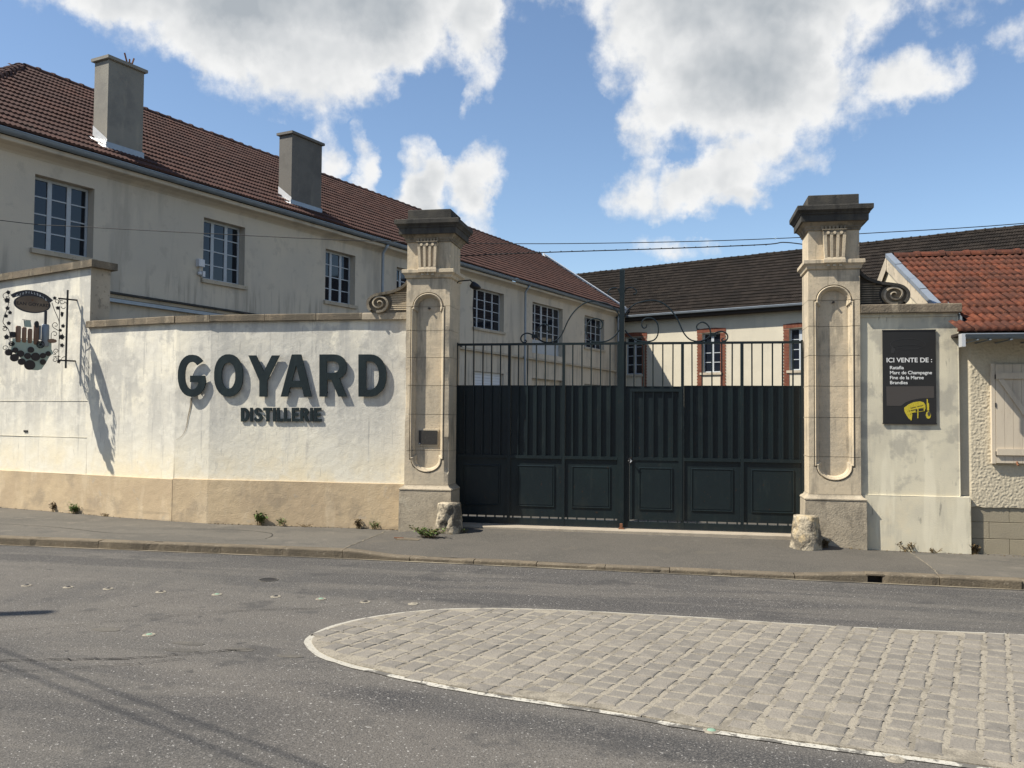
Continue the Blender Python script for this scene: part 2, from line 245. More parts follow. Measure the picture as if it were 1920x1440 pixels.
# ------------------------------------------------------------------ mesh helpers
class MB:
    def __init__(s): s.v = []; s.f = []; s.r = []
    def add(s, vs, fs, r=None):
        n = len(s.v); s.v.extend(vs); s.f.extend([tuple(n + i for i in f) for f in fs])
        if r is not None: s.r.extend([r] * len(fs))
        return s
    def box(s, x0, x1, y0, y1, z0, z1, r=None, fn=None):
        v = [(x, y, z) for z in (z0, z1) for y in (y0, y1) for x in (x0, x1)]
        if fn: v = [fn(*p) for p in v]
        return s.add(v, [(0, 2, 3, 1), (4, 5, 7, 6), (0, 1, 5, 4), (2, 6, 7, 3), (0, 4, 6, 2), (1, 3, 7, 5)], r)
    def chbox(s, x0, x1, y0, y1, z0, z1, c=.01, r=None, fn=None):
        """box whose top edges are chamfered"""
        lo = [(x0, y0), (x1, y0), (x1, y1), (x0, y1)]; hi = [(x0 + c, y0 + c), (x1 - c, y0 + c), (x1 - c, y1 - c), (x0 + c, y1 - c)]
        v = [(x, y, z0) for x, y in lo] + [(x, y, z1 - c) for x, y in lo] + [(x, y, z1) for x, y in hi]
        if fn: v = [fn(*p) for p in v]
        f = [(3, 2, 1, 0), (8, 9, 10, 11)] + [(i, (i + 1) % 4, 4 + (i + 1) % 4, 4 + i) for i in range(4)] + [(4 + i, 4 + (i + 1) % 4, 8 + (i + 1) % 4, 8 + i) for i in range(4)]
        return s.add(v, f, r)
    def rings(s, x0, x1, y0, y1, prof):
        """rectangular moulding: prof = [(projection, z), ...] upwards, closed top and bottom"""
        n = len(s.v)
        for (p, z) in prof: s.v += [(x0 - p, y0 - p, z), (x1 + p, y0 - p, z), (x1 + p, y1 + p, z), (x0 - p, y1 + p, z)]
        for k in range(len(prof) - 1):
            a = n + 4 * k
            for i in range(4): s.f.append((a + i, a + (i + 1) % 4, a + 4 + (i + 1) % 4, a + 4 + i))
        s.f.append((n + 3, n + 2, n + 1, n)); e = n + 4 * (len(prof) - 1); s.f.append((e, e + 1, e + 2, e + 3))
        return s
    def tube(s, pts, r, n=6, r1=None, caps=True):
        P = [Vector(p) for p in pts]; b = len(s.v); prev = None
        for i, p in enumerate(P):
            t = (P[min(i + 1, len(P) - 1)] - P[max(i - 1, 0)])
            if t.length < 1e-9: t = Vector((0, 0, 1))
            t.normalize()
            a = prev if prev is not None else (Vector((0, 1, 0)) if abs(t.y) < .9 else Vector((1, 0, 0)))
            u = t.cross(a).normalized(); w = u.cross(t).normalized(); prev = w
            rr = r if r1 is None else r + (r1 - r) * i / (len(P) - 1)
            for k in range(n):
                q = p + (u * math.cos(2 * math.pi * k / n) + w * math.sin(2 * math.pi * k / n)) * rr
                s.v.append(tuple(q))
        for i in range(len(P) - 1):
            for k in range(n):
                a = b + i * n + k; c = b + i * n + (k + 1) % n
                s.f.append((a, c, c + n, a + n))
        if caps:
            s.f.append(tuple(b + k for k in range(n))[::-1]); e = b + (len(P) - 1) * n; s.f.append(tuple(e + k for k in range(n)))
        return s
    def prism(s, loops, fn, t0, t1):
        """flat outline (with holes) between depths t0 and t1; fn(x, y, t) -> point"""
        bm = bmesh.new(); es = []
        for lp in loops:
            vv = [bm.verts.new((x, y, 0)) for x, y in lp]
            es += [bm.edges.new((vv[i], vv[(i + 1) % len(vv)])) for i in range(len(vv))]
        bmesh.ops.triangle_fill(bm, edges=es, use_beauty=True, normal=(0, 0, 1))
        bm.verts.index_update(); n = len(s.v); k = len(bm.verts)
        co = [v.co for v in bm.verts]
        s.v += [fn(c.x, c.y, t0) for c in co] + [fn(c.x, c.y, t1) for c in co]
        for f in bm.faces:
            i = [v.index for v in f.verts]; s.f.append(tuple(n + q for q in i)); s.f.append(tuple(n + k + q for q in reversed(i)))
        o = 0
        for lp in loops:
            m = len(lp)
            for i in range(m):
                a, b = n + o + i, n + o + (i + 1) % m
                s.f.append((a, b, b + k, a + k))
            o += m
        bm.free()
        return s
    def mesh(s, name, mat, smooth=False, fix=True):
        me = bpy.data.meshes.new(name); me.from_pydata(s.v, [], s.f)
        if s.r and len(s.r) == len(s.f):
            a = me.attributes.new('rnd', 'FLOAT', 'FACE'); a.data.foreach_set('value', np.array(s.r, dtype=np.float32))
        if fix:
            bm = bmesh.new(); bm.from_mesh(me); bmesh.ops.recalc_face_normals(bm, faces=bm.faces); bm.to_mesh(me); bm.free()
        if mat: me.materials.append(mat if not isinstance(mat, str) else M[mat])
        if smooth: me.polygons.foreach_set('use_smooth', [True] * len(me.polygons))
        me.update()
        return me
def put(name, mesh, parent=None, loc=None, rot=None, scale=None):
    o = bpy.data.objects.new(name, mesh); COL.objects.link(o)
    if parent is not None: o.parent = parent
    if loc is not None: o.location = loc
    if rot is not None: o.rotation_euler = rot
    if scale is not None: o.scale = scale
    return o
def build(name, mb, mat, parent=None, smooth=False, fix=True, local=True):
    """one object; when its parent is an unrotated empty, mb is in world coordinates and local=False shifts it"""
    o = put(name, mb.mesh(name, mat, smooth, fix), parent)
    if parent is not None and not local: o.location = -root_of(parent).location
    if parent is not None and not local and parent is not root_of(parent): o.location = (0, 0, 0)
    return o
def root_of(o):
    while o.parent: o = o.parent
    return o
def tag(o, label=None, cat=None, group=None, kind=None):
    if label: o['label'] = label
    if cat: o['category'] = cat
    if group: o['group'] = group
    if kind: o['kind'] = kind
    return o
def empty(name, loc=(0, 0, 0), rz=0.0, **k):
    o = bpy.data.objects.new(name, None); COL.objects.link(o); o.location = loc; o.rotation_euler = (0, 0, rz); o.empty_display_size = .2
    return tag(o, **k)
def struct(name, mb, mat, smooth=False, fix=True):
    o = build(name, mb, mat, None, smooth, fix); o['kind'] = 'structure'; return o
UNIT = MB().box(-.5, .5, -.5, .5, -.5, .5)
_unit = {}
def unit_box(mat):
    if mat not in _unit: _unit[mat] = UNIT.mesh('unit_' + mat, mat)
    return _unit[mat]
def slab(name, mat, parent, x0, x1, y0, y1, z0, z1):
    return put(name, unit_box(mat), parent, ((x0 + x1) / 2, (y0 + y1) / 2, (z0 + z1) / 2), None, (x1 - x0, y1 - y0, z1 - z0))
def smooth_path(pts, k=4):
    """Catmull-Rom through 2-D points"""
    out = []
    P = [pts[0]] + list(pts) + [pts[-1]]
    for i in range(1, len(P) - 2):
        p0, p1, p2, p3 = P[i - 1], P[i], P[i + 1], P[i + 2]
        for j in range(k):
            t = j / k
            out.append(tuple(.5 * ((2 * b) + (-a + c) * t + (2 * a - 5 * b + 4 * c - d) * t * t + (-a + 3 * b - 3 * c + d) * t ** 3) for a, b, c, d in zip(p0, p1, p2, p3)))
    out.append(tuple(pts[-1]))
    return out
def disc(n, rx, ry=None, cx=0, cy=0, a0=0):
    ry = rx if ry is None else ry
    return [(cx + rx * math.cos(2 * math.pi * i / n + a0), cy + ry * math.sin(2 * math.pi * i / n + a0)) for i in range(n)]
def lines_mesh(text, size, mat, bold=0.0, extrude=.001, align='LEFT', spacing=1.0):
    cu = bpy.data.curves.new('txt', 'FONT'); cu.body = text; cu.size = size; cu.extrude = extrude; cu.offset = bold; cu.align_x = align; cu.space_character = spacing
    o = bpy.data.objects.new('txt', cu); COL.objects.link(o)
    bpy.context.view_layer.update()
    me = bpy.data.meshes.new_from_object(o.evaluated_get(bpy.context.evaluated_depsgraph_get()))
    bpy.data.objects.remove(o); bpy.data.curves.remove(cu)
    me.materials.clear(); me.materials.append(M[mat]); me.name = 'lettering'
    return me

# ================================================================== the setting
def gz(x): return -.006 * min(max(0.0, x + 4.0), 12.0)
def smooth01(t): t = min(1.0, max(0.0, t)); return t * t * (3 - 2 * t)
ROAD = -.11
mb = MB()
mb.add([(-900, -900, -.4), (900, -900, -.4), (900, 900, -.4), (-900, 900, -.4)], [(0, 1, 2, 3)])
struct('ground', mb, 'ground', fix=False)
def sheet(x0, x1, y0, y1, dx, dy, zf, mb=None):
    mb = mb or MB(); nx = max(1, round((x1 - x0) / dx)); ny = max(1, round((y1 - y0) / dy)); b = len(mb.v)
    for j in range(ny + 1):
        for i in range(nx + 1):
            x = x0 + (x1 - x0) * i / nx; y = y0 + (y1 - y0) * j / ny
            mb.v.append((x, y, zf(x, y)))
    for j in range(ny):
        for i in range(nx):
            a = b + j * (nx + 1) + i
            mb.f.append((a, a + 1, a + nx + 2, a + nx + 1))
    return mb
def road_z(x, y):
    w = .005 * mnoise.noise((x * .35, y * .35, 3.0)) + .002 * mnoise.noise((x * 1.7, y * 1.7, 9.0))
    return ROAD + gz(x) + w * smooth01((10.6 - y) / 1.0)
mb = sheet(-45, 45, -30, -2, 3, 3, lambda x, y: ROAD + gz(x))
sheet(-45, -14, -2, 10.95, 3, 3, lambda x, y: ROAD + gz(x), mb); sheet(14, 45, -2, 10.95, 3, 3, lambda x, y: ROAD + gz(x), mb)
sheet(-14, 14, -2, 10.95, .12, .12, road_z, mb)
def lower_edge(x):
    P = [(-8, 8.35), (-5.2, 7.2), (-3.4, 6.5), (-2.433, 6.17), (-1.903, 5.93), (-.941, 5.66), (.206, 5.36), (1.502, 5.12), (3.2, 4.8), (6, 4.3)]
    for (a, b) in zip(P, P[1:]):
        if a[0] <= x <= b[0]: return a[1] + (b[1] - a[1]) * (x - a[0]) / (b[0] - a[0])
    return P[-1][1] if x > 6 else 99
def new_asphalt(x, y):
    """1 where the surface was relaid: the strip along the kerb and a lane along the near side of the island"""
    w = .10 * mnoise.noise((x * .9, y * .9, 4)) + .05 * mnoise.noise((x * 4, y * 4, 4))
    e = (9.72 if x < -6.4 else 9.72 - 1.05 * smooth01((x + 6.4) / 2.6)) + w
    k = smooth01((y - e) / .10 + .5) * .85
    d = lower_edge(x) - y
    return max(k, 1.0 * smooth01((d + .1) / .2) * smooth01((.62 + 2.5 * w - d) / .35) * smooth01((x + 3.8) / 1.0), .7 * smooth01((.9 + 3 * w - abs(y - 4.1 + .30 * x)) / .6) * smooth01((-1.5 - x) / 1.5))
ro = struct('road', mb, 'road', smooth=True, fix=False)
at_ = ro.data.attributes.new('rnd', 'FLOAT', 'POINT')
at_.data.foreach_set('value', np.array([new_asphalt(v[0], v[1]) if -14 < v[0] < 14 and v[1] > -2 else .3 for v in mb.v], dtype=np.float32))
def strip(name, mat, up, lo, zf, dz):
    mb = MB(); n = len(up)
    for (a, b) in zip(up, lo): mb.v += [(a[0], a[1], zf(*a) + dz), (b[0], b[1], zf(*b) + dz)]
    for i in range(n - 1): mb.f.append((2 * i, 2 * i + 1, 2 * i + 3, 2 * i + 2))
    return struct(name, mb, mat, fix=False)
# cracks in the carriageway
def crack(name, pts, w):
    path = smooth_path(pts, 10); up = []; lo = []
    for i, (x, y) in enumerate(path):
        x += .03 * mnoise.noise((i * .8, 1.3, 0)); y += .05 * mnoise.noise((i * .7, 7.1, 0)); k = w * (.25 + abs(mnoise.noise((i * .5, 3.3, 0))) * 1.6)
        up.append((x, y + k)); lo.append((x, y - k))
    strip(name, 'road_crack', up, lo, road_z, .010)
M['road_crack'] = material('dark_road_crack', (.020, .019, .018), .95, .1, vary=[(40, 2, .45, .6, (.05, .047, .043), .6)])
crack('road_crack', [(-6.2, 5.55), (-5.3, 5.75), (-4.6, 5.98), (-4.1, 6.12), (-3.6, 6.42), (-3.3, 6.6)], .011)
crack('road_crack', [(-5.2, 5.62), (-4.6, 5.68), (-4.0, 5.98), (-3.7, 6.2)], .006)
crack('road_crack', [(-6.3, 6.95), (-5.4, 7.5), (-4.9, 8.3), (-4.7, 9.0)], .006)
crack('road_crack', [(-5.9, 6.4), (-4.9, 7.2), (-4.2, 7.75), (-3.4, 8.1), (-2.9, 8.8)], .006)

# ---- paved island: worn white border, pale bed, setts
ISLAND = [(6.2, 8.62), (2.989, 8.613), (1.996, 8.56), (1.081, 8.55), (.37, 8.591), (-.372, 8.605), (-1.036, 8.596), (-1.652, 8.528), (-2.101, 8.402), (-2.468, 8.199), (-2.78, 7.878), (-2.965, 7.559), (-3.042, 7.263), (-3.035, 6.969), (-2.919, 6.737), (-2.723, 6.509), (-2.433, 6.32), (-2.184, 6.207), (-1.903, 6.083), (-1.438, 5.925), (-.941, 5.803), (-.445, 5.697), (.206, 5.498), (.853, 5.375), (1.239, 5.319), (1.502, 5.275), (3.0, 4.98), (6.2, 4.35)]
edge0 = smooth_path(ISLAND, 8); edge = [edge0[0]]
for p in edge0[1:]:                            # even spacing of about 8 cm
    d_ = math.hypot(p[0] - edge[-1][0], p[1] - edge[-1][1]); k_ = int(d_ / .08); q_ = edge[-1]
    if k_ >= 1: edge += [(q_[0] + (p[0] - q_[0]) * j / k_, q_[1] + (p[1] - q_[1]) * j / k_) for j in range(1, k_ + 1)]
def offset_path(path, d):
    out = []
    for i, p in enumerate(path):
        a = path[max(0, i - 1)]; b = path[min(len(path) - 1, i + 1)]; t = Vector((b[0] - a[0], b[1] - a[1])).normalized()
        out.append((p[0] - t.y * d, p[1] + t.x * d))
    return out
inner = offset_path(edge, .055); outer = offset_path(edge, -.015)
ko = [i for i, p in enumerate(edge) if p[0] < -2.1 and p[1] < 6.25][0]
jit_o = [(x + .012 * mnoise.noise((x * 9, y * 9, 0)), y + .014 * mnoise.noise((x * 8, y * 8, 5))) for x, y in outer]; jit_i = [(x + .01 * mnoise.noise((x * 9, y * 9, 7)), y) for x, y in inner]
strip('white_border_line', 'paint', jit_o[:ko + 1], jit_i[:ko + 1], road_z, .006)
strip('worn_border_line', 'paint_worn', jit_o[ko:], jit_i[ko:], road_z, .006)
def inside(p, poly):
    c = False; j = len(poly) - 1
    for i in range(len(poly)):
        if (poly[i][1] > p[1]) != (poly[j][1] > p[1]) and p[0] < (poly[j][0] - poly[i][0]) * (p[1] - poly[i][1]) / (poly[j][1] - poly[i][1]) + poly[i][0]: c = not c
        j = i
    return c
bed_in = offset_path(edge, .047)
bed = MB(); bed.prism([bed_in], lambda x, y, t: (x, y, ROAD + gz(x) + t), .0145, -.05)
island = struct('paved_island', bed, 'joint', fix=True)
ca = R(17.74); cu_ = Vector((math.cos(ca), -math.sin(ca))); cv_ = Vector((math.sin(ca), math.cos(ca)))
def sett_mesh(seed, mat):
    rs = random.Random(seed); mb = MB(); q = []
    for k, (z, ins) in enumerate(((-.03, 0.0), (.0265, 0.0), (.0315, .035), (.0335, .11))):
        ring = []
        for (sx, sy) in ((-1, -1), (1, -1), (1, 1), (-1, 1)):
            for (ex, ey) in (((.86, 1), (1, .88)) if sx * sy > 0 else ((1, .88), (.86, 1))):
                ring.append((sx * (.5 * ex - ins) + rs.uniform(-.018, .018), sy * (.5 * ey - ins) + rs.uniform(-.02, .02), z + rs.uniform(-.0008, .0008) * (k > 1)))
        q.append(len(mb.v)); mb.v += ring
    for k in range(3):
        a, b = q[k], q[k + 1]
        for i in range(8): mb.f.append((a + i, a + (i + 1) % 8, b + (i + 1) % 8, b + i))
    mb.f.append(tuple(q[3] + i for i in range(8)))
    return mb
setts = []
rs = random.Random(3)
for i in range(-60, 60):
    u = i * .172; v = rs.uniform(0, .2)
    while v < 12:
        ln = rs.choice((.13, .15, .17, .18, .2, .21, .24)); c = cu_ * (u + rs.uniform(-.006, .006)) + cv_ * (v + ln / 2); v += ln + rs.uniform(.008, .02)
        if c.x > 5.2: continue
        if inside((c.x, c.y), bed_in) and all(inside((c + cu_ * a * .035 + cv_ * b * ln * .25)[:], bed_in) for a in (-1, 1) for b in (-1, 1)):
            setts.append((c, ln))
def sett_size(s):
    c = s[0]; f_ = -.1864 * c.x + .9825 * c.y; l_ = .9825 * c.x + .1864 * c.y
    return 99 if abs(l_) > f_ * .60 or f_ * .345 < 1.55 else f_
setts.sort(key=sett_size)
smeshes = [sett_mesh(k, 'cobble').mesh('sett', 'cobble') for k in range(8)]
for k, (c, ln) in enumerate(setts[:300]):
    put('sett', smeshes[k % 8], island, (c.x, c.y, ROAD + gz(c.x) - .015 + rs.uniform(-.003, .004)), (rs.uniform(-.012, .012), rs.uniform(-.012, .012), -ca + rs.uniform(-.03, .03) + math.pi * (k % 2)), (.1635 + rs.uniform(-.006, .006), ln + .008, 1))
mb = MB()
for k, (c, ln) in enumerate(setts[300:]):
    t = sett_mesh(k % 8, None); mt = Matrix.Translation((c.x, c.y, ROAD + gz(c.x) - .015 + rs.uniform(-.003, .004))) @ Matrix.Rotation(-ca + rs.uniform(-.04, .04), 4, 'Z') @ Matrix.Diagonal((.1635, ln + .008, 1, 1))
    mb.add([tuple(mt @ Vector(p)) for p in t.v], t.f, rs.random())
far = build('setts', mb, 'cobble_far', island, fix=False); far['kind'] = 'stuff'

# ---- kerb
KY = 10.93
joints = [-14.6, -13.7, -12.9, -12.05, -11.2, -10.35, -9.5, -8.66, -7.82, -6.92, -6.0, -5.12, -4.29, -3.39, -2.55, -1.75, -.9, -.12, .6, 1.33, 2.15, 2.92, 3.78, 4.62, 5.5, 6.4]
def kerb_top(x):
    drop = .055 * smooth01((x + 4.3) / .8) * smooth01((2.4 - x) / 1.2)
    return gz(x) - drop
kerb = MB(); kerb.box(-15, 6.6, KY + .02, KY + .15, -.3, -.16)
kerb = struct('kerb', kerb, 'mortar')
for a, b in zip(joints, joints[1:]):
    if abs(a - 1.33) < .01: b = 2.14
    if abs(a - 2.15) < .01: a = 2.30
    j0, j1 = rs.uniform(-.006, .006), rs.uniform(.004, .012)
    mbk = MB(); n = 8; prof = [(0, -.25), (0, -.018), (.006, -.005), (.02, 0), (.165, 0), (.165, -.25)]
    for i in range(n + 1):
        x = a + .004 + (b - a - j1) * i / n; zt = kerb_top(x)
        chip = .02 * max(0, mnoise.noise((x * 3.1, 2.2, a)) - .25) * 4 + (.015 if i in (0, n) else 0) * rs.random()
        for q, (y, dz) in enumerate(prof):
            mbk.v.append((x, KY + y + j0 + (chip if q in (1, 2, 3) else 0), zt + dz - (chip * .8 if q in (2, 3) else 0)))
    m = len(prof)
    for i in range(n):
        for q in range(m - 1): mbk.f.append((i * m + q, (i + 1) * m + q, (i + 1) * m + q + 1, i * m + q + 1))
    mbk.f.append(tuple(range(m))); mbk.f.append(tuple(n * m + q for q in range(m))[::-1])
    build('kerb_stone', mbk, 'kerb', kerb)
# storm drain mouth in the kerb
o = empty('storm_drain', (2.22, KY, -.1), label='black rectangular storm drain mouth cut into the kerb', cat='drain')
build('drain_mouth', MB().box(2.12, 2.32, KY + .10, KY + .14, -.3, -.04), 'iron', o, local=False)
build('lintel', MB().chbox(2.12, 2.32, KY + .004, KY + .165, kerb_top(2.22) - .022, kerb_top(2.22) + .002, .006), 'kerb', o, local=False)
xs = [-14 + .2 * i for i in range(104)]
strip('gutter_grit', 'grit', [(x, KY + .01) for x in xs], [(x, KY - .045 - .03 * mnoise.noise((x * 1.7, 0, 8)) - .02 * mnoise.noise((x * 8, 0, 8))) for x in xs], lambda x, y: road_z(x, 10.9), .006)

# ---- footway
def pave_z(x, y):
    ramp = .075 * smooth01((y - 11.6) / 1.6) * smooth01((x + 4.3) / .9) * smooth01((2.6 - x) / .9)
    back = smooth01((y - KY - .1) / .6)
    return kerb_top(x) * (1 - back) + gz(x) * back + ramp + .006 * mnoise.noise((x * .9, y * .9, 1)) - .003
mb = sheet(-15, -4.33, KY + .13, 16.6, .2, .2, pave_z); sheet(3.0, 16, KY + .13, 13.1, .25, .2, pave_z, mb)
struct('footway', mb, 'pavement', smooth=True, fix=False)
struct('entrance_apron', sheet(-4.33, 3.0, KY + .13, 13.3, .15, .15, lambda x, y: pave_z(x, y) + .0), 'pavement_gate', smooth=True, fix=False)
struct('courtyard', MB().add([(-7.9, 13.42, .02), (14, 13.42, .02), (14, 60, .02), (-13, 60, .02), (-13, 14.85, .02)], [(0, 1, 2, 3, 4)]), 'ground', fix=False)
mb = MB(); mb.chbox(-3.41, 1.76, 13.06, 13.5, -.05, .094, .008)
struct('threshold', mb, 'threshold')

for k, P in enumerate(([(-4.33, 11.1), (-4.34, 12.0), (-4.36, 12.85)], [(2.94, 11.1), (3.0, 11.7), (3.05, 12.8)], [(-11.5, 12.3), (-9.5, 12.1), (-8.2, 11.7), (-7.2, 11.8)], [(-7.6, 12.3), (-6.6, 12.45), (-5.9, 12.2), (-5.75, 11.6), (-6.2, 11.35)])):
    path = smooth_path(P, 8); nrm = [(.007 * (1 + mnoise.noise((i, k, 0)))) for i in range(len(path))]
    strip('footway_seam', 'grit' if k < 2 else 'road_crack', [(x + .02 * mnoise.noise((i * .9, k, 1)) + n_, y + n_ * .6) for i, ((x, y), n_) in enumerate(zip(path, nrm))], [(x + .02 * mnoise.noise((i * .9, k, 1)) - n_ * (1 if k < 2 else .2), y - n_ * .6) for i, ((x, y), n_) in enumerate(zip(path, nrm))], pave_z, .004)

# ================================================================== gate pillars
YF = 12.88; YB = 13.50
def panel_outline(d):
    a, c, zb, zt, hb, ht = .272, .245, 1.08, 3.393, .197, .22
    n = 18; pts = [(a - d, zb + d), (a - d, zt - d), (c - d, zt - d)]
    pts += [((c - d) * math.cos(math.pi * i / n), zt + (ht - d) * math.sin(math.pi * i / n)) for i in range(n + 1)]
    pts += [(-(c - d), zt - d), (-(a - d), zt - d), (-(a - d), zb + d), (-(c - d), zb + d)]
    pts += [(-(c - d) * math.cos(math.pi * i / n), zb - (hb - d) * math.sin(math.pi * i / n)) for i in range(n + 1)]
    pts += [(c - d, zb + d)]
    return pts
PROFILE = [(0, 0), (.001, .024), (.012, .024), (.014, .002), (.024, -.010), (.037, -.004), (.041, .020), (.053, .024), (.058, .046), (.070, .056), (.074, .080)]
COURSES = [.705, 1.22, 1.765, 2.20, 2.625, 3.035, 3.40, 3.82]
def shaft_bm(cx, hw):
    bm = bmesh.new(); loops = []
    for (d, dep) in PROFILE: loops.append([bm.verts.new((cx + x, YF + dep, z)) for x, z in panel_outline(d)])
    n = len(loops[0])
    for a, b in zip(loops, loops[1:]):
        for i in range(n): bm.faces.new((a[i], a[(i + 1) % n], b[(i + 1) % n], b[i]))
    bmesh.ops.triangulate(bm, faces=[bm.faces.new(loops[-1])])
    z0, z1 = COURSES[0], COURSES[-1]
    # plain face round the panel: two side strips with rows of points so that the arrises can be chipped, and the fields above and below
    zs = [z0 + (z1 - z0) * i / 60 for i in range(61)]; pa = .272; O = loops[0]
    rl = [bm.verts.new((cx - hw, YF, z)) for z in zs]; rr = [bm.verts.new((cx + hw, YF, z)) for z in zs]
    for col, sx in ((rl, -1), (rr, 1)):
        q = [bm.verts.new((cx + sx * pa, YF, z)) for z in zs]
        for i in range(60): bm.faces.new((col[i], col[i + 1], q[i + 1], q[i]))
    k0 = [i for i, v in enumerate(O) if abs(v.co.x - cx + pa) < 1e-5 and v.co.z > 3.0][0]
    for run, ze in ((O[1:k0 + 1], z1), (O[k0 + 1:] + [O[0]], z0)):          # upright strips from the arch to the ends of the shaft
        run = [v for i, v in enumerate(run) if i == 0 or (v.co - run[i - 1].co).length > 1e-6]
        ends = [bm.verts.new((v.co.x, YF, ze)) for v in run]
        for i in range(len(run) - 1):
            if abs(run[i].co.x - run[i + 1].co.x) > 1e-6: bm.faces.new((run[i], run[i + 1], ends[i + 1], ends[i]))
    for col, sx in ((rl, -1), (rr, 1)):
        k = [bm.verts.new((cx + sx * hw, YF + .03, z)) for z in zs]; e = [bm.verts.new((cx + sx * hw, YB, z)) for z in zs]
        for i in range(60):
            bm.faces.new((col[i], col[i + 1], k[i + 1], k[i])); bm.faces.new((k[i], k[i + 1], e[i + 1], e[i]))
    return bm, rl, rr
def pillar(cx, name, label, chip):
    hw = .342; x0, x1 = cx - hw, cx + hw; rp = random.Random(int(cx * 10))
    P = empty(name, (cx, 13.2, gz(cx)), label=label, cat='pillar', group='gate pillars')
    def B(nm, mb, mat='stone', parent=None, smooth=False): return build(nm, mb, mat, parent or P, smooth, local=False)
    B('base', MB().rings(x0, x1, YF, YB, [(.062, -.2), (.062, .30), (.058, .612), (.05, .622)]), 'stone_base')
    B('base_moulding', MB().rings(x0, x1, YF, YB, [(.05, .6222), (.064, .628), (.066, .645), (.055, .655), (.03, .672), (.012, .69), (.006, .7045)]), 'stone_base')
    B('core', MB().box(x0 + .02, x1 - .02, YF + .10, YB - .01, .5, 3.9), 'mortar')
    bm, rl, rr = shaft_bm(cx, hw)
    for col, sx in ((rl, -1), (rr, 1)):
        for v in col:
            k = max(0, mnoise.noise((v.co.z * 2.3, cx, sx)) + chip(sx, v.co.z)) * .03
            v.co.y += k; v.co.x -= sx * k
    for a, b in zip(COURSES, COURSES[1:]):
        c = bm.copy(); g = .003
        bmesh.ops.bisect_plane(c, geom=c.verts[:] + c.edges[:] + c.faces[:], plane_co=(0, 0, a + g), plane_no=(0, 0, 1), clear_inner=True)
        bmesh.ops.bisect_plane(c, geom=c.verts[:] + c.edges[:] + c.faces[:], plane_co=(0, 0, b - g), plane_no=(0, 0, 1), clear_outer=True)
        bmesh.ops.recalc_face_normals(c, faces=c.faces)
        me = bpy.data.meshes.new('stone_course'); c.to_mesh(me); c.free(); me.materials.append(M['stone'])
        o = put('stone_course', me, P); o.location = -P.location
    bm.free()
    B('neck_moulding', MB().rings(x0, x1, YF, YB, [(0, 3.8205), (.006, 3.826), (.02, 3.835), (.026, 3.86), (.034, 3.88), (.05, 3.893), (.052, 3.9015)]))
    B('abacus', MB().rings(x0, x1, YF, YB, [(.056, 3.902), (.062, 3.906), (.062, 3.952), (.056, 3.957)]))
    B('frieze', MB().rings(x0, x1, YF, YB, [(-.004, 3.9572), (-.004, 4.372)]))
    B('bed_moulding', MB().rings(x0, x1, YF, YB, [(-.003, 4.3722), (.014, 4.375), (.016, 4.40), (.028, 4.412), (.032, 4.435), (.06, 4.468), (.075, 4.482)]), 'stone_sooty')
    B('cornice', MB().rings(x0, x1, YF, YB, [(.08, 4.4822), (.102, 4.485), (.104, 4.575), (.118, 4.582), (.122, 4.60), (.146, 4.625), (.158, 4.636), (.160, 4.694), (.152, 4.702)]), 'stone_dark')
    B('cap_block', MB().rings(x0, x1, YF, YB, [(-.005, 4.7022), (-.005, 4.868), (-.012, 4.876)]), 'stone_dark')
    # fluted console on the frieze
    co = MB()
    def W(z): return .130 + (.153 - .130) * (z - 3.957) / .42
    co.add([(cx + s * W(z), y, z) for z in (3.957, 4.372) for (s, y) in ((-1, YF - .003), (-1, YF - (.052 if z < 4 else .072)), (1, YF - (.052 if z < 4 else .072)), (1, YF - .003))], [(0, 1, 5, 4), (1, 2, 6, 5), (2, 3, 7, 6), (4, 5, 6, 7), (0, 3, 2, 1)])
    con = B('console', co)
    for k in range(4):
        t0, t1 = [(-1, -.72), (-.42, -.16), (.16, .42), (.72, 1)][k]
        v = []
        for z, pr in ((3.985, .082), (4.29, .098)):
            w = W(z); yb = YF - .05
            v += [(cx + t0 * w, yb, z), (cx + t0 * w, YF - pr, z), (cx + t1 * w, YF - pr, z), (cx + t1 * w, yb, z)]
        B('fillet', MB().add(v, [(0, 1, 5, 4), (1, 2, 6, 5), (2, 3, 7, 6), (4, 5, 6, 7), (3, 2, 1, 0)]), 'stone', con)
    B('console_head', MB().rings(cx - W(4.3), cx + W(4.3), YF - .098, YF, [(0, 4.2902), (0, 4.355), (.012, 4.36), (.012, 4.3718)]), 'stone_sooty', con)
    B('console_foot', MB().rings(cx - W(3.96) - .01, cx + W(3.96) + .01, YF - .085, YF - .03, [(.002, 3.908), (.002, 3.95), (-.006, 3.984)]), 'stone', con)
    for k in (-1, 0, 1):
        B('rosette', MB().prism([disc(12, .021)], lambda x, y, t, k=k: (cx + k * .088 + x, t, 4.322 + y), YF - .103, YF - .09), 'stone', con)
        B('gutta', MB().rings(cx + k * .082 - .022, cx + k * .082 + .022, YF - .06, YF - .02, [(0, 3.862), (-.005, 3.90)]), 'stone', con)
    for k in range(7):
        B('dentil', MB().box(cx - .17 + k * .05, cx - .14 + k * .05, YF - .042, YF - .02, 4.376, 4.434), 'stone_sooty', con)
    # weep hole with its short pipe
    pipe = MB().tube([(cx, YF + .09, 3.375), (cx, YF + .03, 3.372)], .016, 10)
    B('drain_pipe', pipe, 'iron')
    return P
def chip_left(sx, z):
    return (.55 if sx > 0 and .95 < z < 2.6 else .15 if sx > 0 else -.1) + (.6 if sx > 0 and .9 < z < 1.4 else 0)
left_pillar = pillar(-3.744, 'gate_pillar', 'left stone gate pillar with dark plaque and chipped right edge', chip_left)
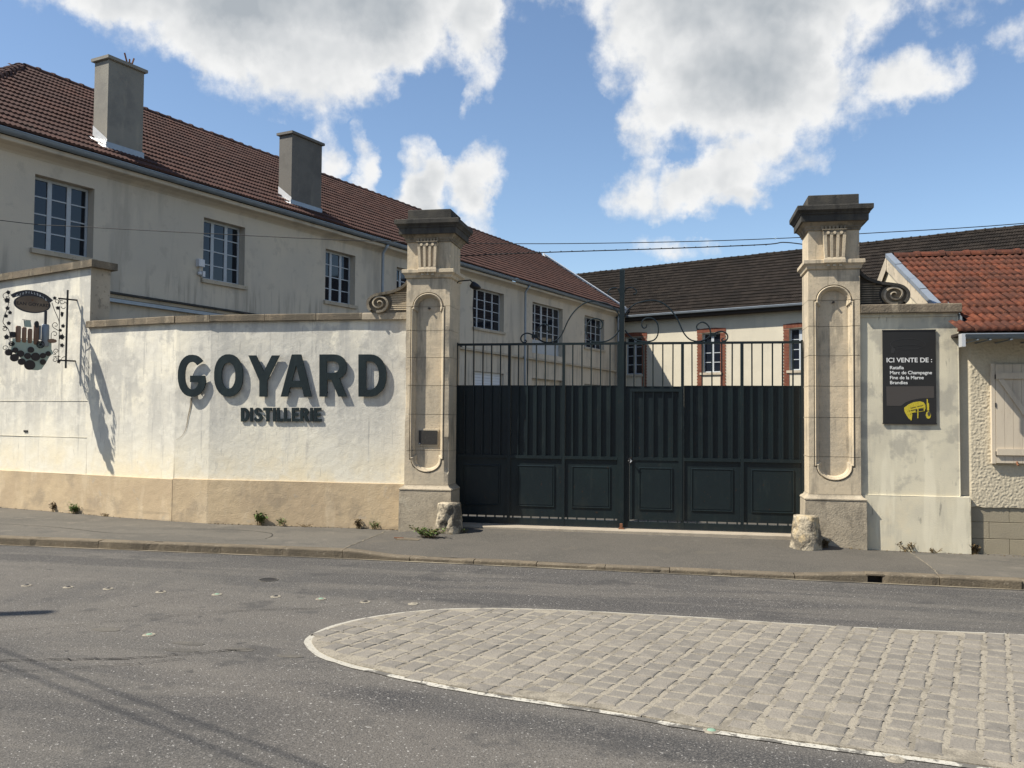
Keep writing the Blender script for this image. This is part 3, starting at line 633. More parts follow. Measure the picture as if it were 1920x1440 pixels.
right_pillar = pillar(2.100, 'gate_pillar', 'right stone gate pillar between the green gate and the black banner', lambda sx, z: -.25)
o = empty('plaque', (-3.741, YF + .05, 1.42), label='small dark rectangular plaque in the panel of the left pillar', cat='plaque')
build('surround', MB().chbox(-3.905, -3.577, YF + .068, YF + .078, 1.285, 1.547, .004), 'stone', o, local=False)
build('plate', MB().box(-3.886, -3.596, YF + .056, YF + .0675, 1.31, 1.522), 'plaque', o, local=False)
build('screw', MB().box(-3.876, -3.858, YF + .052, YF + .056, 1.318, 1.328), 'white', o, local=False)

# scroll brackets leaning on the pillars
def volute(sx, px, name, label):
    V = empty(name, (px + sx * .35, 13.2, 3.335), label=label, cat='scroll bracket', group='stone scroll brackets beside the pillars')
    cxv = .485; czv = 3.478; fn = lambda x, z, t: (px + sx * x, t, z)
    top = smooth_path([(.0, 3.90), (.03, 3.84), (.06, 3.79), (.105, 3.745), (.19, 3.70), (.305, 3.662), (.45, 3.640), (.565, 3.615), (.645, 3.562), (.682, 3.484), (.668, 3.402), (.63, 3.352)], 4)
    body = MB(); body.prism([[(0.0, 3.337)] + [(x - (.022 if i > 8 else 0), z - .03) for i, (x, z) in enumerate(top)][:-1] + [(.62, 3.337)]], fn, 13.06, 13.40)
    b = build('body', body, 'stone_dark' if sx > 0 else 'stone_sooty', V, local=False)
    band = MB()
    outer_ = top; inner_ = offset_path(top, -.040)
    n = len(band.v)
    for (p, q) in zip(outer_, inner_):
        band.v += [fn(p[0], p[1], 12.99), fn(q[0], q[1], 12.995), fn(p[0], p[1], 13.40), fn(q[0], q[1], 13.40)]
    for i in range(len(outer_) - 1):
        a = 4 * i; e = a + 4
        band.f += [(a, a + 1, e + 1, e), (a, e, e + 2, a + 2), (a + 1, a + 3, e + 3, e + 1), (a + 2, e + 2, e + 3, a + 3)]
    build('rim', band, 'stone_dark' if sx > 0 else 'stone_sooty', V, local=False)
    eye = MB(); eye.prism([disc(28, .172, .145, cxv, czv)], fn, 13.045, 13.062)
    build('scroll_field', eye, 'stone_sooty', V, local=False)
    sp = MB(); turns = 1.85; pts = []
    for i in range(64):
        t = i / 63; a = -math.pi * .42 - t * turns * 2 * math.pi; r_ = .150 * (1 - t) ** .9 + .006
        pts.append((cxv + r_ * math.cos(a), czv + r_ * .86 * math.sin(a)))
    for i, (x, z) in enumerate(pts):
        t = i / 63; w = .026 * (1 - t) + .008; a = math.atan2((z - czv) / .86, x - cxv)
        xo, zo = x + w * math.cos(a) * .5, z + w * math.sin(a) * .5; xi, zi = x - w * math.cos(a) * .5, z - w * math.sin(a) * .5
        sp.v += [fn(xo, zo, 13.045), fn(xo, zo, 13.012 - .012 * t), fn(xi, zi, 13.006 - .012 * t), fn(xi, zi, 13.045)]
    for i in range(63):
        a = 4 * i
        for k in range(3): sp.f.append((a + k, a + k + 1, a + k + 5, a + k + 4))
    build('scroll', sp, 'stone_base', V, local=False)
    for k in range(9):
        z = 3.372 + k * .032; x1 = cxv - math.sqrt(max(0, .172 ** 2 - (z - czv) ** 2)) - .03
        zz = min(x1, .33 if z < 3.62 else .24)
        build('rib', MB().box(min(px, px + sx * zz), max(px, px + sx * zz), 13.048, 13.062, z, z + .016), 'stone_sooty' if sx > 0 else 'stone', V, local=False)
volute(-1, -4.086, 'scroll_bracket', 'left scroll bracket on the coping of the lettered wall')
volute(1, 2.442, 'scroll_bracket', 'right scroll bracket above the wall with the black banner')

# guard stones at the pillar feet
def guard(name, x, y, rb, rt, h, seed, label, split):
    mb = MB(); n, m = 28, 16
    for j in range(m + 1):
        t = j / m; z = gz(x) - .04 + (h + .04) * t; r = rb + (rt - rb) * t ** .8
        for i in range(n):
            a = 2 * math.pi * i / n; q = Vector((math.cos(a), math.sin(a), t * 2))
            rr = r * (1 + .10 * mnoise.noise(q * 1.6 + Vector((seed, 0, 0))) + .05 * mnoise.noise(q * 5 + Vector((seed, 3, 0))))
            if split:
                da = abs((a - 4.9 + .35 * math.sin(t * 5) + math.pi) % (2 * math.pi) - math.pi)
                rr -= .045 * math.exp(-(da / .16) ** 2)
                if .22 < t < .45: rr -= .035 * math.exp(-(da / .4) ** 2)
            mb.v.append((x + rr * math.cos(a), y + rr * math.sin(a), z + .02 * mnoise.noise(q * 2 + Vector((seed, 9, 9))) * t))
    for j in range(m):
        for i in range(n): mb.f.append((j * n + i, j * n + (i + 1) % n, (j + 1) * n + (i + 1) % n, (j + 1) * n + i))
    k = len(mb.v); mb.v.append((x, y, gz(x) + h + .012))
    for i in range(n): mb.f.append((m * n + i, m * n + (i + 1) % n, k))
    o = build(name, mb, 'guard', None, smooth=True); return tag(o, label, 'guard stone', 'guard stones at the pillar feet')
guard('guard_stone', -3.325, 12.66, .225, .165, .47, 3, 'left guard stone with a deep crack at the foot of the plaque pillar', True)
guard('guard_stone', 1.675, 12.56, .235, .165, .47, 12, 'right guard stone with a black stain, beside the gate', False)

# ================================================================== street walls
def wall_rail(name, root, x0, x1, pieces, y0, y1, z0, z1, mat, seed):
    rw = random.Random(seed); a = x0
    L = (x1 - x0) / pieces
    for i in range(pieces):
        b = x0 + L * (i + 1) + (rw.uniform(-.1, .1) if i < pieces - 1 else 0)
        mb = MB(); mb.rings(a + .003, b - .003, y0, y1, [(-.004, z0), (0, z0 + .008), (0, z1 - .012), (-.008, z1)])
        build(name, mb, mat, root, local=False); a = b
YW = 13.12
W1 = empty('lettered_wall', (-5.8, 13.3, 0), label='cream rendered wall with large dark letters, left of the gate', cat='wall', group='street walls')
def gridwall(x0, x1, z0, z1, fy, dx=.1, dz=.1):
    mb = MB(); nx = max(1, round((x1 - x0) / dx)); nz = max(1, round((z1 - z0) / dz))
    for j in range(nz + 1):
        for i in range(nx + 1):
            x = x0 + (x1 - x0) * i / nx; z = z0 + (z1 - z0) * j / nz; mb.v.append(fy(x, z))
    for j in range(nz):
        for i in range(nx):
            a = j * (nx + 1) + i; mb.f.append((a, a + 1, a + nx + 2, a + nx + 1))
    return mb
def undul(x, z, s): return .006 * mnoise.noise((x * .9, z * .9, s)) + .002 * mnoise.noise((x * 4, z * 4, s))
XF = -7.44                                    # where the straight wall gives way to the canted piece
mb = gridwall(XF, -4.08, .66, 3.23, lambda x, z: (x, YW + undul(x, z, 1), z))
mb.box(XF, -4.08, YW + .06, YW + .42, -.1, 3.22)
build('render', mb, 'plaster', W1, local=False, smooth=False)
mb = gridwall(XF, -4.08, -.15, .692, lambda x, z: (x, YW - .028 + undul(x, z, 4), z)); b_ = len(mb.v)
mb.add([(XF, YW - .028, .692), (-4.08, YW - .028, .692), (-4.08, YW + .01, .697), (XF, YW + .01, .697)], [(0, 1, 2, 3)])
build('plinth', mb, 'plinth', W1, local=False)
wall_rail('coping_stone', W1, XF, -4.863, 3, YW - .06, YW + .46, 3.228, 3.338, 'coping', 2)
wall_rail('coping_stone', W1, -4.863, -4.088, 1, YW - .062, YW + .46, 3.226, 3.336, 'stone_base', 3)
# canted piece and the wall running back to the left: frame with x along the wall, y into it
wd = R(-15.54); PW = Vector((-8.10, 13.205, 0))
def WP(x, y, z): return (PW.x + x * math.cos(wd) - y * math.sin(wd), PW.y + x * math.sin(wd) + y * math.cos(wd), z)
def cant(x, z, d, s):
    t = (x - PW.x) / (XF - PW.x); return (x, PW.y + (YW - PW.y) * t + d + undul(x, z, s), z)
W2 = empty('canted_wall', (-7.8, 13.3, 0), label='narrow canted strip of cream wall at the bend, under the letter G', cat='wall', group='street walls')
mb = gridwall(PW.x, XF, .66, 3.23, lambda x, z: cant(x, z, 0, 1)); build('render', mb, 'plaster', W2, local=False)
mb = gridwall(PW.x, XF, -.15, .69, lambda x, z: cant(x, z, -.028, 4)); mb.add([cant(PW.x, .69, -.028, 4), cant(XF, .69, -.028, 4), cant(XF, .697, .02, 4), cant(PW.x, .697, .02, 4)], [(0, 1, 2, 3)]); build('plinth', mb, 'plinth', W2, local=False)
mb = MB(); a = [cant(x, z, d, 50) for z in (3.228, 3.338) for (x, d) in ((PW.x, -.06), (XF - .003, -.06), (XF - .003, .46), (PW.x, .46))]
build('coping_stone', mb.add(a, [(3, 2, 1, 0), (4, 5, 6, 7), (0, 1, 5, 4), (1, 2, 6, 5), (2, 3, 7, 6), (3, 0, 4, 7)]), 'coping', W2, local=False)
W3 = empty('side_wall', tuple(PW), wd, label='low cream wall between the hanging sign and the letter G', cat='wall', group='street walls')
XH = -2.085
mb = gridwall(XH, 0, .66, 3.23, lambda x, z: (x, undul(x, z, 2), z)); mb.box(XH, 0, .06, .40, -.1, 3.22)
build('render', mb, 'plaster', W3)
mb = gridwall(XH, 0, -.15, .676, lambda x, z: (x, -.028 + undul(x, z, 5), z)); mb.add([(XH, -.028, .676), (0, -.028, .676), (0, .01, .682), (XH, .01, .682)], [(0, 1, 2, 3)]); build('plinth', mb, 'plinth', W3)
for (a, b) in ((XH - .03, -.95), (-.944, -.004)):
    build('coping_stone', MB().rings(a, b, -.06, .44, [(-.004, 3.225), (0, 3.233), (0, 3.33), (-.008, 3.342)]), 'coping', W3)
W4 = empty('tall_wall', WP(-3.5, 0, 0), wd, label='tall cream wall at the far left behind the hanging sign', cat='wall', group='street walls')
def L4(x, y, z): return (x + 3.5, y, z)
def t4(x): return 4.285 + (x - XH) * .040
mb = MB(); X0 = -6.3
mb2 = gridwall(X0, XH - .004, .66, 4.3, lambda x, z: L4(x, undul(x, z, 3), min(z, t4(x))))
build('render', mb2, 'plaster', W4)
mb = MB(); mb.add([L4(XH - .002, 0, .3), L4(XH - .002, .40, .3), L4(XH - .002, .40, t4(XH)), L4(XH - .002, 0, t4(XH))], [(0, 1, 2, 3)]); mb.add([L4(X0, .40, 0), L4(XH - .002, .40, 0), L4(XH - .002, .40, t4(XH)), L4(X0, .40, t4(X0))], [(0, 1, 2, 3)])
build('end_face', mb, 'facade_trim', W4)
mb = gridwall(X0, XH - .006, -.15, .674, lambda x, z: L4(x, -.026 + undul(x, z, 6), z)); mb.add([L4(X0, -.026, .674), L4(XH, -.026, .674), L4(XH, .01, .68), L4(X0, .01, .68)], [(0, 1, 2, 3)]); build('plinth', mb, 'plinth', W4)
cx_ = [X0, -5.2, -4.1, -3.05, XH + .10]
for a, b in zip(cx_, cx_[1:]):
    mb = MB(); v = []
    for (dz) in (.0, .125):
        v += [L4(a + .004, -.07, t4(a) + dz), L4(b - .004, -.07, t4(b) + dz), L4(b - .004, .47, t4(b) + dz), L4(a + .004, .47, t4(a) + dz)]
    build('coping_stone', mb.add(v, [(3, 2, 1, 0), (4, 5, 6, 7), (0, 1, 5, 4), (1, 2, 6, 5), (2, 3, 7, 6), (3, 0, 4, 7)]), 'coping', W4)
build('letter_slot', MB().box(*(3.5 - 3.76, 3.5 - 3.66), -.012, .004, 1.388, 1.422), 'iron', W4)
for z in (1.951, 1.315):
    build('render_joint', MB().box(3.5 + X0, 3.5 + XH - .01, -.0070, .004, z, z + .003), 'plaster_right', W4)
# wall to the right of the gate
W5 = empty('banner_wall', (3.1, 13.1, 0), label='short pale wall carrying the black banner, right of the gate', cat='wall', group='street walls')
Y5 = 12.925
mb = gridwall(2.44, 3.715, .69, 3.21, lambda x, z: (x, Y5 + undul(x, z, 7), z)); mb.box(2.44, 3.715, Y5 + .02, 13.35, -.1, 3.20)
build('render', mb, 'plaster_right', W5, local=False)
mb = gridwall(2.46, 3.842, -.2, .708, lambda x, z: (x, Y5 - .022 + undul(x, z, 8), z)); mb.add([(2.46, Y5 - .022, .708), (3.842, Y5 - .022, .708), (3.842, Y5 + .02, .714), (2.46, Y5 + .02, .714)], [(0, 1, 2, 3)]); mb.add([(3.842, Y5 - .022, -.2), (3.842, Y5 + .2, -.2), (3.842, Y5 + .2, .708), (3.842, Y5 - .022, .708)], [(0, 1, 2, 3)])
build('plinth', mb, 'plaster_right', W5, local=False)
build('band', MB().box(2.446, 3.70, Y5 - .014, Y5 + .01, 3.155, 3.2035), 'plaster_right', W5, local=False)
wall_rail('coping_stone', W5, 2.448, 3.745, 1, Y5 - .075, 13.40, 3.204, 3.325, 'coping', 9)
build('corner_bead', MB().tube([(3.717, Y5 + .002, .72), (3.711, Y5 + .002, 3.15)], .009, 6), 'plaster_right', W5, local=False)

ck = MB(); pts = smooth_path([(-7.79, 2.00), (-7.80, 1.86), (-7.84, 1.70), (-7.88, 1.50), (-7.96, 1.38), (-8.06, 1.32)], 6)
for (x, z), (x2, z2) in zip(pts, pts[1:]):
    y = PW.y + (YW - PW.y) * (x - PW.x) / (XF - PW.x) - .0085; w = .004 + .010 * smooth01((z - 1.4) / .5)
    ck.add([(x - w, y, z), (x + w, y, z), (x2 + w, y, z2), (x2 - w, y, z2)], [(0, 1, 2, 3)])
build('crack', ck, 'stone_base', W2, local=False, fix=False)

# ================================================================== lettering on the wall
GLYPHS={
'G': [[(-7.546, 2.594), (-7.583, 2.637), (-7.626, 2.67), (-7.675, 2.69), (-7.732, 2.698), (-7.793, 2.694), (-7.843, 2.677), (-7.886, 2.647), (-7.923, 2.606), (-7.952, 2.555), (-7.972, 2.495), (-7.983, 2.427), (-7.984, 2.343), (-7.976, 2.267), (-7.959, 2.202), (-7.933, 2.144), (-7.9, 2.097), (-7.859, 2.059), (-7.812, 2.034), (-7.76, 2.02), (-7.697, 2.02), (-7.644, 2.032), (-7.598, 2.056), (-7.559, 2.092), (-7.526, 2.139), (-7.503, 2.194), (-7.487, 2.259), (-7.505, 2.36), (-7.768, 2.36), (-7.765, 2.255), (-7.629, 2.255), (-7.619, 2.239), (-7.635, 2.197), (-7.657, 2.165), (-7.685, 2.144), (-7.717, 2.135), (-7.754, 2.138), (-7.785, 2.153), (-7.811, 2.179), (-7.833, 2.216), (-7.848, 2.262), (-7.857, 2.317), (-7.86, 2.383), (-7.855, 2.44), (-7.843, 2.488), (-7.826, 2.528), (-7.802, 2.558), (-7.773, 2.576), (-7.739, 2.582), (-7.703, 2.576), (-7.674, 2.558), (-7.648, 2.529)]] ,
'O': [[(-6.848, 2.362), (-6.857, 2.458), (-6.879, 2.537), (-6.915, 2.603), (-6.961, 2.654), (-7.017, 2.688), (-7.083, 2.703), (-7.157, 2.699), (-7.218, 2.675), (-7.268, 2.633), (-7.307, 2.575), (-7.333, 2.502), (-7.346, 2.416), (-7.344, 2.312), (-7.328, 2.226), (-7.299, 2.153), (-7.258, 2.094), (-7.207, 2.051), (-7.146, 2.027), (-7.072, 2.021), (-7.006, 2.036), (-6.951, 2.068), (-6.906, 2.118), (-6.873, 2.184), (-6.853, 2.262)], [(-6.977, 2.36), (-6.983, 2.429), (-6.998, 2.485), (-7.022, 2.528), (-7.053, 2.556), (-7.091, 2.569), (-7.133, 2.564), (-7.166, 2.542), (-7.191, 2.505), (-7.209, 2.455), (-7.217, 2.393), (-7.214, 2.318), (-7.203, 2.258), (-7.182, 2.209), (-7.154, 2.174), (-7.119, 2.154), (-7.077, 2.152), (-7.041, 2.166), (-7.012, 2.197), (-6.991, 2.242), (-6.979, 2.299)]] ,
'Y': [[(-6.76, 2.683), (-6.628, 2.682), (-6.49, 2.427), (-6.359, 2.681), (-6.226, 2.68), (-6.431, 2.279), (-6.426, 2.025), (-6.558, 2.025), (-6.563, 2.279)]] ,
'A': [[(-6.195, 2.026), (-6.021, 2.694), (-5.864, 2.693), (-5.676, 2.028), (-5.803, 2.028), (-5.841, 2.174), (-6.038, 2.174), (-6.076, 2.027)], [(-6.011, 2.277), (-5.874, 2.277), (-5.944, 2.525)]] ,
'R': [[(-5.558, 2.692), (-5.326, 2.691), (-5.302, 2.69), (-5.252, 2.682), (-5.208, 2.666), (-5.171, 2.642), (-5.141, 2.612), (-5.119, 2.576), (-5.107, 2.534), (-5.103, 2.483), (-5.109, 2.437), (-5.124, 2.397), (-5.148, 2.363), (-5.18, 2.336), (-5.219, 2.315), (-5.096, 2.031), (-5.232, 2.03), (-5.355, 2.294), (-5.425, 2.294), (-5.421, 2.029), (-5.547, 2.029)], [(-5.435, 2.582), (-5.432, 2.403), (-5.33, 2.403), (-5.319, 2.403), (-5.28, 2.411), (-5.25, 2.429), (-5.232, 2.456), (-5.226, 2.492), (-5.233, 2.528), (-5.252, 2.555), (-5.282, 2.573), (-5.321, 2.582), (-5.333, 2.582)]] ,
'D': [[(-4.913, 2.689), (-4.735, 2.688), (-4.705, 2.688), (-4.651, 2.678), (-4.603, 2.658), (-4.561, 2.628), (-4.525, 2.59), (-4.496, 2.544), (-4.475, 2.491), (-4.461, 2.431), (-4.456, 2.36), (-4.459, 2.29), (-4.471, 2.23), (-4.491, 2.177), (-4.519, 2.131), (-4.554, 2.093), (-4.595, 2.063), (-4.642, 2.043), (-4.696, 2.033), (-4.725, 2.032), (-4.904, 2.031)], [(-4.788, 2.58), (-4.781, 2.139), (-4.727, 2.139), (-4.71, 2.142), (-4.671, 2.153), (-4.637, 2.175), (-4.61, 2.207), (-4.59, 2.249), (-4.578, 2.3), (-4.574, 2.36), (-4.58, 2.421), (-4.593, 2.472), (-4.614, 2.514), (-4.642, 2.547), (-4.677, 2.569), (-4.716, 2.579), (-4.733, 2.58)]] ,
}
SMALL=[
('D', [[(-6.885, 1.847), (-6.817, 1.848), (-6.809, 1.846), (-6.782, 1.835), (-6.76, 1.812), (-6.747, 1.78), (-6.741, 1.738), (-6.745, 1.697), (-6.757, 1.664), (-6.778, 1.641), (-6.805, 1.629), (-6.812, 1.627), (-6.881, 1.627)], [(-6.834, 1.801), (-6.831, 1.674), (-6.818, 1.674), (-6.816, 1.675), (-6.802, 1.686), (-6.794, 1.707), (-6.792, 1.738), (-6.795, 1.768), (-6.805, 1.79), (-6.818, 1.8), (-6.82, 1.801)]]) ,
('I', [[(-6.727, 1.848), (-6.679, 1.849), (-6.675, 1.629), (-6.723, 1.628)]]) ,
('S', [[(-6.515, 1.803), (-6.547, 1.837), (-6.588, 1.851), (-6.629, 1.841), (-6.651, 1.807), (-6.646, 1.764), (-6.613, 1.735), (-6.568, 1.718), (-6.558, 1.697), (-6.573, 1.676), (-6.603, 1.676), (-6.635, 1.701), (-6.658, 1.667), (-6.625, 1.633), (-6.579, 1.625), (-6.534, 1.643), (-6.508, 1.681), (-6.518, 1.731), (-6.555, 1.761), (-6.596, 1.777), (-6.605, 1.79), (-6.597, 1.807), (-6.569, 1.807), (-6.546, 1.778)]]) ,
('T', [[(-6.502, 1.85), (-6.35, 1.851), (-6.349, 1.804), (-6.399, 1.804), (-6.396, 1.631), (-6.448, 1.631), (-6.451, 1.804), (-6.501, 1.803)]]) ,
('I', [[(-6.336, 1.851), (-6.287, 1.851), (-6.283, 1.632), (-6.332, 1.632)]]) ,
('L', [[(-6.271, 1.851), (-6.221, 1.852), (-6.218, 1.679), (-6.162, 1.68), (-6.161, 1.633), (-6.267, 1.632)]]) ,
('L', [[(-6.151, 1.852), (-6.102, 1.852), (-6.099, 1.68), (-6.029, 1.681), (-6.028, 1.635), (-6.147, 1.633)]]) ,
('E', [[(-6.019, 1.853), (-5.893, 1.854), (-5.893, 1.81), (-5.969, 1.809), (-5.968, 1.767), (-5.91, 1.768), (-5.909, 1.724), (-5.967, 1.723), (-5.966, 1.679), (-5.89, 1.68), (-5.89, 1.636), (-6.015, 1.635)]]) ,
('R', [[(-5.876, 1.854), (-5.8, 1.854), (-5.791, 1.853), (-5.765, 1.845), (-5.747, 1.828), (-5.737, 1.805), (-5.738, 1.775), (-5.748, 1.752), (-5.767, 1.737), (-5.72, 1.637), (-5.778, 1.637), (-5.815, 1.724), (-5.824, 1.724), (-5.823, 1.636), (-5.872, 1.636)], [(-5.828, 1.812), (-5.827, 1.766), (-5.807, 1.766), (-5.792, 1.789), (-5.808, 1.812)]]) ,
('I', [[(-5.711, 1.855), (-5.664, 1.855), (-5.66, 1.638), (-5.707, 1.637)]]) ,
('E', [[(-5.648, 1.855), (-5.522, 1.856), (-5.521, 1.812), (-5.599, 1.812), (-5.598, 1.77), (-5.538, 1.77), (-5.538, 1.726), (-5.597, 1.726), (-5.597, 1.682), (-5.519, 1.683), (-5.518, 1.639), (-5.645, 1.638)]]) ,
]
WORD = {'G': 'large dark green metal letter G at the bend of the cream wall', 'O': 'large dark green metal letter O on the cream wall', 'Y': 'large dark green metal letter Y on the cream wall',
        'A': 'large dark green metal letter A on the cream wall', 'R': 'large dark green metal letter R on the cream wall', 'D': 'large dark green metal letter D nearest the left pillar'}
fnw = lambda x, z, t: (x, t, z)
for ch, loops in GLYPHS.items():
    o = empty('wall_letter', (loops[0][0][0], YW, 2.36), label=WORD[ch], cat='letter', group='large wall letters')
    yf = 13.068; mb = MB(); mb.prism(loops, fnw, yf, yf + .022)
    build('letter_face', mb, 'letter', o, local=False)
    xs_ = [p[0] for p in loops[0]]
    for fx in (.28, .72):
        xm = min(xs_) + (max(xs_) - min(xs_)) * fx
        build('fixing_pin', MB().tube([(xm, yf + .015, 2.10 if ch != 'Y' else 2.60), (xm, YW + .12, 2.10 if ch != 'Y' else 2.60)], .008, 6), 'letter', o, local=False)
o = empty('small_word_sign', (-6.2, YW, 1.63), label='small dark green word sign of raised letters below the large letters', cat='sign')
for ch, loops in SMALL:
    build('letter', MB().prism(loops, fnw, 13.094, 13.110), 'letter', o, local=False)
for ch, loops in SMALL:
    xm = loops[0][0][0] + .02; build('fixing_pin', MB().tube([(xm, 13.1, 1.73), (xm, YW + .05, 1.73)], .006, 6), 'letter', o, local=False)

# ================================================================== the gate
YG = 13.335
ZT, ZS, ZM, ZG, ZB = 2.852, 2.21, 1.137, .215, .108
def leaf(name, label, xa, xb, door):
    G = empty(name, (xa, YG, .1), label=label, cat='gate', group='gate leaves')
    def B(nm, mb, mat='gate', parent=None): return build(nm, mb, mat, parent or G, local=False)
    n = 3; w = (xb - xa) / n
    B('top_rail', MB().box(xa, xb, YG - .004, YG + .042, ZT - .017, ZT + .017))
    B('bottom_rail', MB().box(xa, xb, YG - .002, YG + .05, ZB, ZG - .012))
    for k in range(n + 1):
        xm = xa + w * k; h = .026 if k in (0, n) else .022
        B('stile', MB().box(max(xa, xm - h), min(xb, xm + h), YG - .006, YG + .05, ZB + .002, ZT - .018 if k not in (0, n) else ZT + .03))
    for k in range(n):
        a, b = xa + w * k + .023, xa + w * (k + 1) - .023; isdoor = door and k == 0
        P = G
        if isdoor:
            a, b = xa + .082, xa + w - .005
            P = B('wicket_door', MB().box(a, b, YG + .02, YG + .034, ZG + .012, 2.165))
            B('door_frame', MB().box(a, b, YG - .012, YG + .034, 2.13, 2.175), 'gate', P)
            B('door_frame', MB().box(b - .05, b + .004, YG - .013, YG + .034, ZG + .012, 2.129), 'gate', P)
            B('door_frame', MB().box(a, a + .04, YG - .013, YG + .034, ZG + .012, 2.129), 'gate', P)
            B('jamb', MB().box(xa + .0265, a - .004, YG + .004, YG + .039, ZG - .011, 2.18))
            B('sheet', MB().box(xa + .02, b, YG + .040, YG + .044, ZM, ZS))
        else:
            B('sheet', MB().box(a, b, YG + .034, YG + .038, ZM, ZS))
            B('sheet_edge', MB().box(a, b, YG + .028, YG + .046, ZS + .0005, ZS + .012))
        for i in range(1, 6):
            x = xa + w * k + w * i / 6
            t_ = rs.uniform(-.004, .004); B('bar', MB().box(x - .0095, x + .0095, YG, YG + .033, (ZS if isdoor else ZM + .02), ZT - .0175, fn=lambda X, Y, Z, t_=t_: (X + t_ * (Z - 2) + t_ * .6, Y, Z)))
            if isdoor: B('rib', MB().box(x - .007, x + .007, YG - .01, YG + .0195, ZM + .02, 2.1295), 'gate', P)
        B('mid_rail', MB().box(a, b, YG - .008, YG + .033 if not isdoor else YG + .0195, ZM - .03, ZM + .018), 'gate', P)
        B('panel', MB().box(a, b, YG + .018 if not isdoor else YG + .004, YG + .024 if not isdoor else YG + .0195, ZG + .014, ZM - .0305), 'gate', P)
        y0 = YG + .018 if not isdoor else YG + .004
        m0, m1, q0, q1 = a + .105, b - .105, .375, 1.005
        if isdoor: m0, m1 = a + .135, b - .135
        mo = MB()
        for (e, t0, t1) in ((0, 0, .012), (.012, .012, .006), (.022, .010, .010)):
            pass
        L = [(0, 0.0), (.003, .012), (.014, .014), (.02, .005), (.030, .004), (.034, .010)]
        base = len(mo.v)
        for (d, h) in L: mo.v += [(m0 + d, y0 - h, q0 + d), (m1 - d, y0 - h, q0 + d), (m1 - d, y0 - h, q1 - d), (m0 + d, y0 - h, q1 - d)]
        for r_ in range(len(L) - 1):
            for i in range(4): mo.f.append((4 * r_ + i, 4 * r_ + (i + 1) % 4, 4 * r_ + 4 + (i + 1) % 4, 4 * r_ + 4 + i))
        e = 4 * (len(L) - 1); mo.f.append((e, e + 1, e + 2, e + 3))
        B('panel_moulding', mo, 'gate', P)
        for i in range(6):
            x = xa + w * k + w * (i + .5) / 6
            B('tie', MB().box(x - .01, x + .01, YG + .006, YG + .03, ZG - .0125, ZG + .0138))
    return G, w
def tubeG(path, r=.0105, mir=None, k=4):
    P = smooth_path(path, k); return MB().tube([((mir - x) if mir is not None else x, YG + .018, z) for x, z in P], r, 6)
SA = [(-2.341, 2.918), (-2.317, 2.903), (-2.319, 2.884), (-2.346, 2.876), (-2.38, 2.889), (-2.4, 2.928), (-2.391, 2.974), (-2.357, 3.005), (-2.303, 3.021), (-2.244, 3.007), (-2.2, 2.979), (-2.146, 2.945), (-2.087, 2.906), (-2.009, 2.877), (-1.932, 2.879), (-1.864, 2.9), (-1.807, 2.947), (-1.759, 3.014), (-1.721, 3.1), (-1.673, 3.205), (-1.607, 3.31), (-1.53, 3.395), (-1.445, 3.456), (-1.359, 3.488), (-1.273, 3.494), (-1.168, 3.478), (-1.054, 3.445), (-.979, 3.387), (-.922, 3.319), (-.893, 3.243)]
SB = [(-1.996, 3.05), (-1.962, 3.059), (-1.955, 3.105), (-1.992, 3.146), (-2.041, 3.159), (-2.094, 3.133), (-2.133, 3.085), (-2.153, 3.018), (-2.15, 2.965), (-2.12, 2.925), (-2.068, 2.892), (-2.009, 2.877)]
SC = [(-1.224, 3.133), (-1.214, 3.094), (-1.176, 3.08), (-1.148, 3.122), (-1.157, 3.18), (-1.196, 3.218), (-1.253, 3.233), (-1.31, 3.22), (-1.357, 3.182), (-1.386, 3.125), (-1.395, 3.039), (-1.375, 2.953), (-1.327, 2.9), (-1.251, 2.879), (-1.156, 2.88), (-1.071, 2.896), (-.996, 2.94), (-.939, 2.997), (-.902, 3.053)]
SD = [(-.893, 3.617), (-.906, 3.657), (-.94, 3.687), (-.995, 3.691), (-1.045, 3.665), (-1.07, 3.624), (-1.05, 3.59), (-1.02, 3.6)]
GL, wl_ = leaf('gate_leaf', 'left dark green metal gate leaf beside the plaque pillar', -3.412, -.893, False)
GR, wr_ = leaf('gate_leaf', 'right dark green metal gate leaf with a wicket door', -.819, 1.745, True)
build('meeting_post', MB().rings(-.892, -.820, YG - .03, YG + .045, [(0, ZB - .02), (0, 3.955), (-.012, 3.965), (-.03, 3.985)]), 'gate', GL, local=False)
for s_ in (SA, SB, SC, SD):
    build('scrollwork', tubeG(s_), 'gate', GL, local=False)
    build('scrollwork', tubeG([(x + (.0 if s_ is SD else .0), z) for x, z in s_], mir=-1.712), 'gate', GR, local=False)
build('collar', MB().box(-2.23, -2.16, YG, YG + .036, 2.945, 3.0), 'gate', GL, local=False)
build('collar', MB().box(.448, .518, YG, YG + .036, 2.945, 3.0), 'gate', GR, local=False)
door = [c for c in GR.children if c.name.startswith('wicket')][0]
build('lock_plate', MB().chbox(-.752, -.712, YG - .022, YG - .0132, 1.055, 1.14, .003), 'iron', door, local=False)
hb = MB().tube([(-.722, YG - .02, 1.098), (-.722, YG - .06, 1.098)], .009, 8); hb.tube([(-.722, YG - .055, 1.115), (-.70, YG - .06, 1.10), (-.722, YG - .055, 1.075)], .010, 8)
build('handle', hb, 'steel', door, local=False)
build('cylinder', MB().tube([(-.752, YG - .012, 1.10), (-.752, YG - .03, 1.10)], .008, 8), 'steel', door, local=False)
o = empty('gate_stop', (-.857, 13.26, .09), label='rusty metal gate stop on the pale threshold below the centre post', cat='gate stop')
build('plate', MB().box(-.89, -.81, 13.22, 13.30, .094, .108), 'rust', o, local=False)
build('tongue', MB().chbox(-.875, -.833, 13.245, 13.272, .108, .175, .006), 'rust', o, local=False)

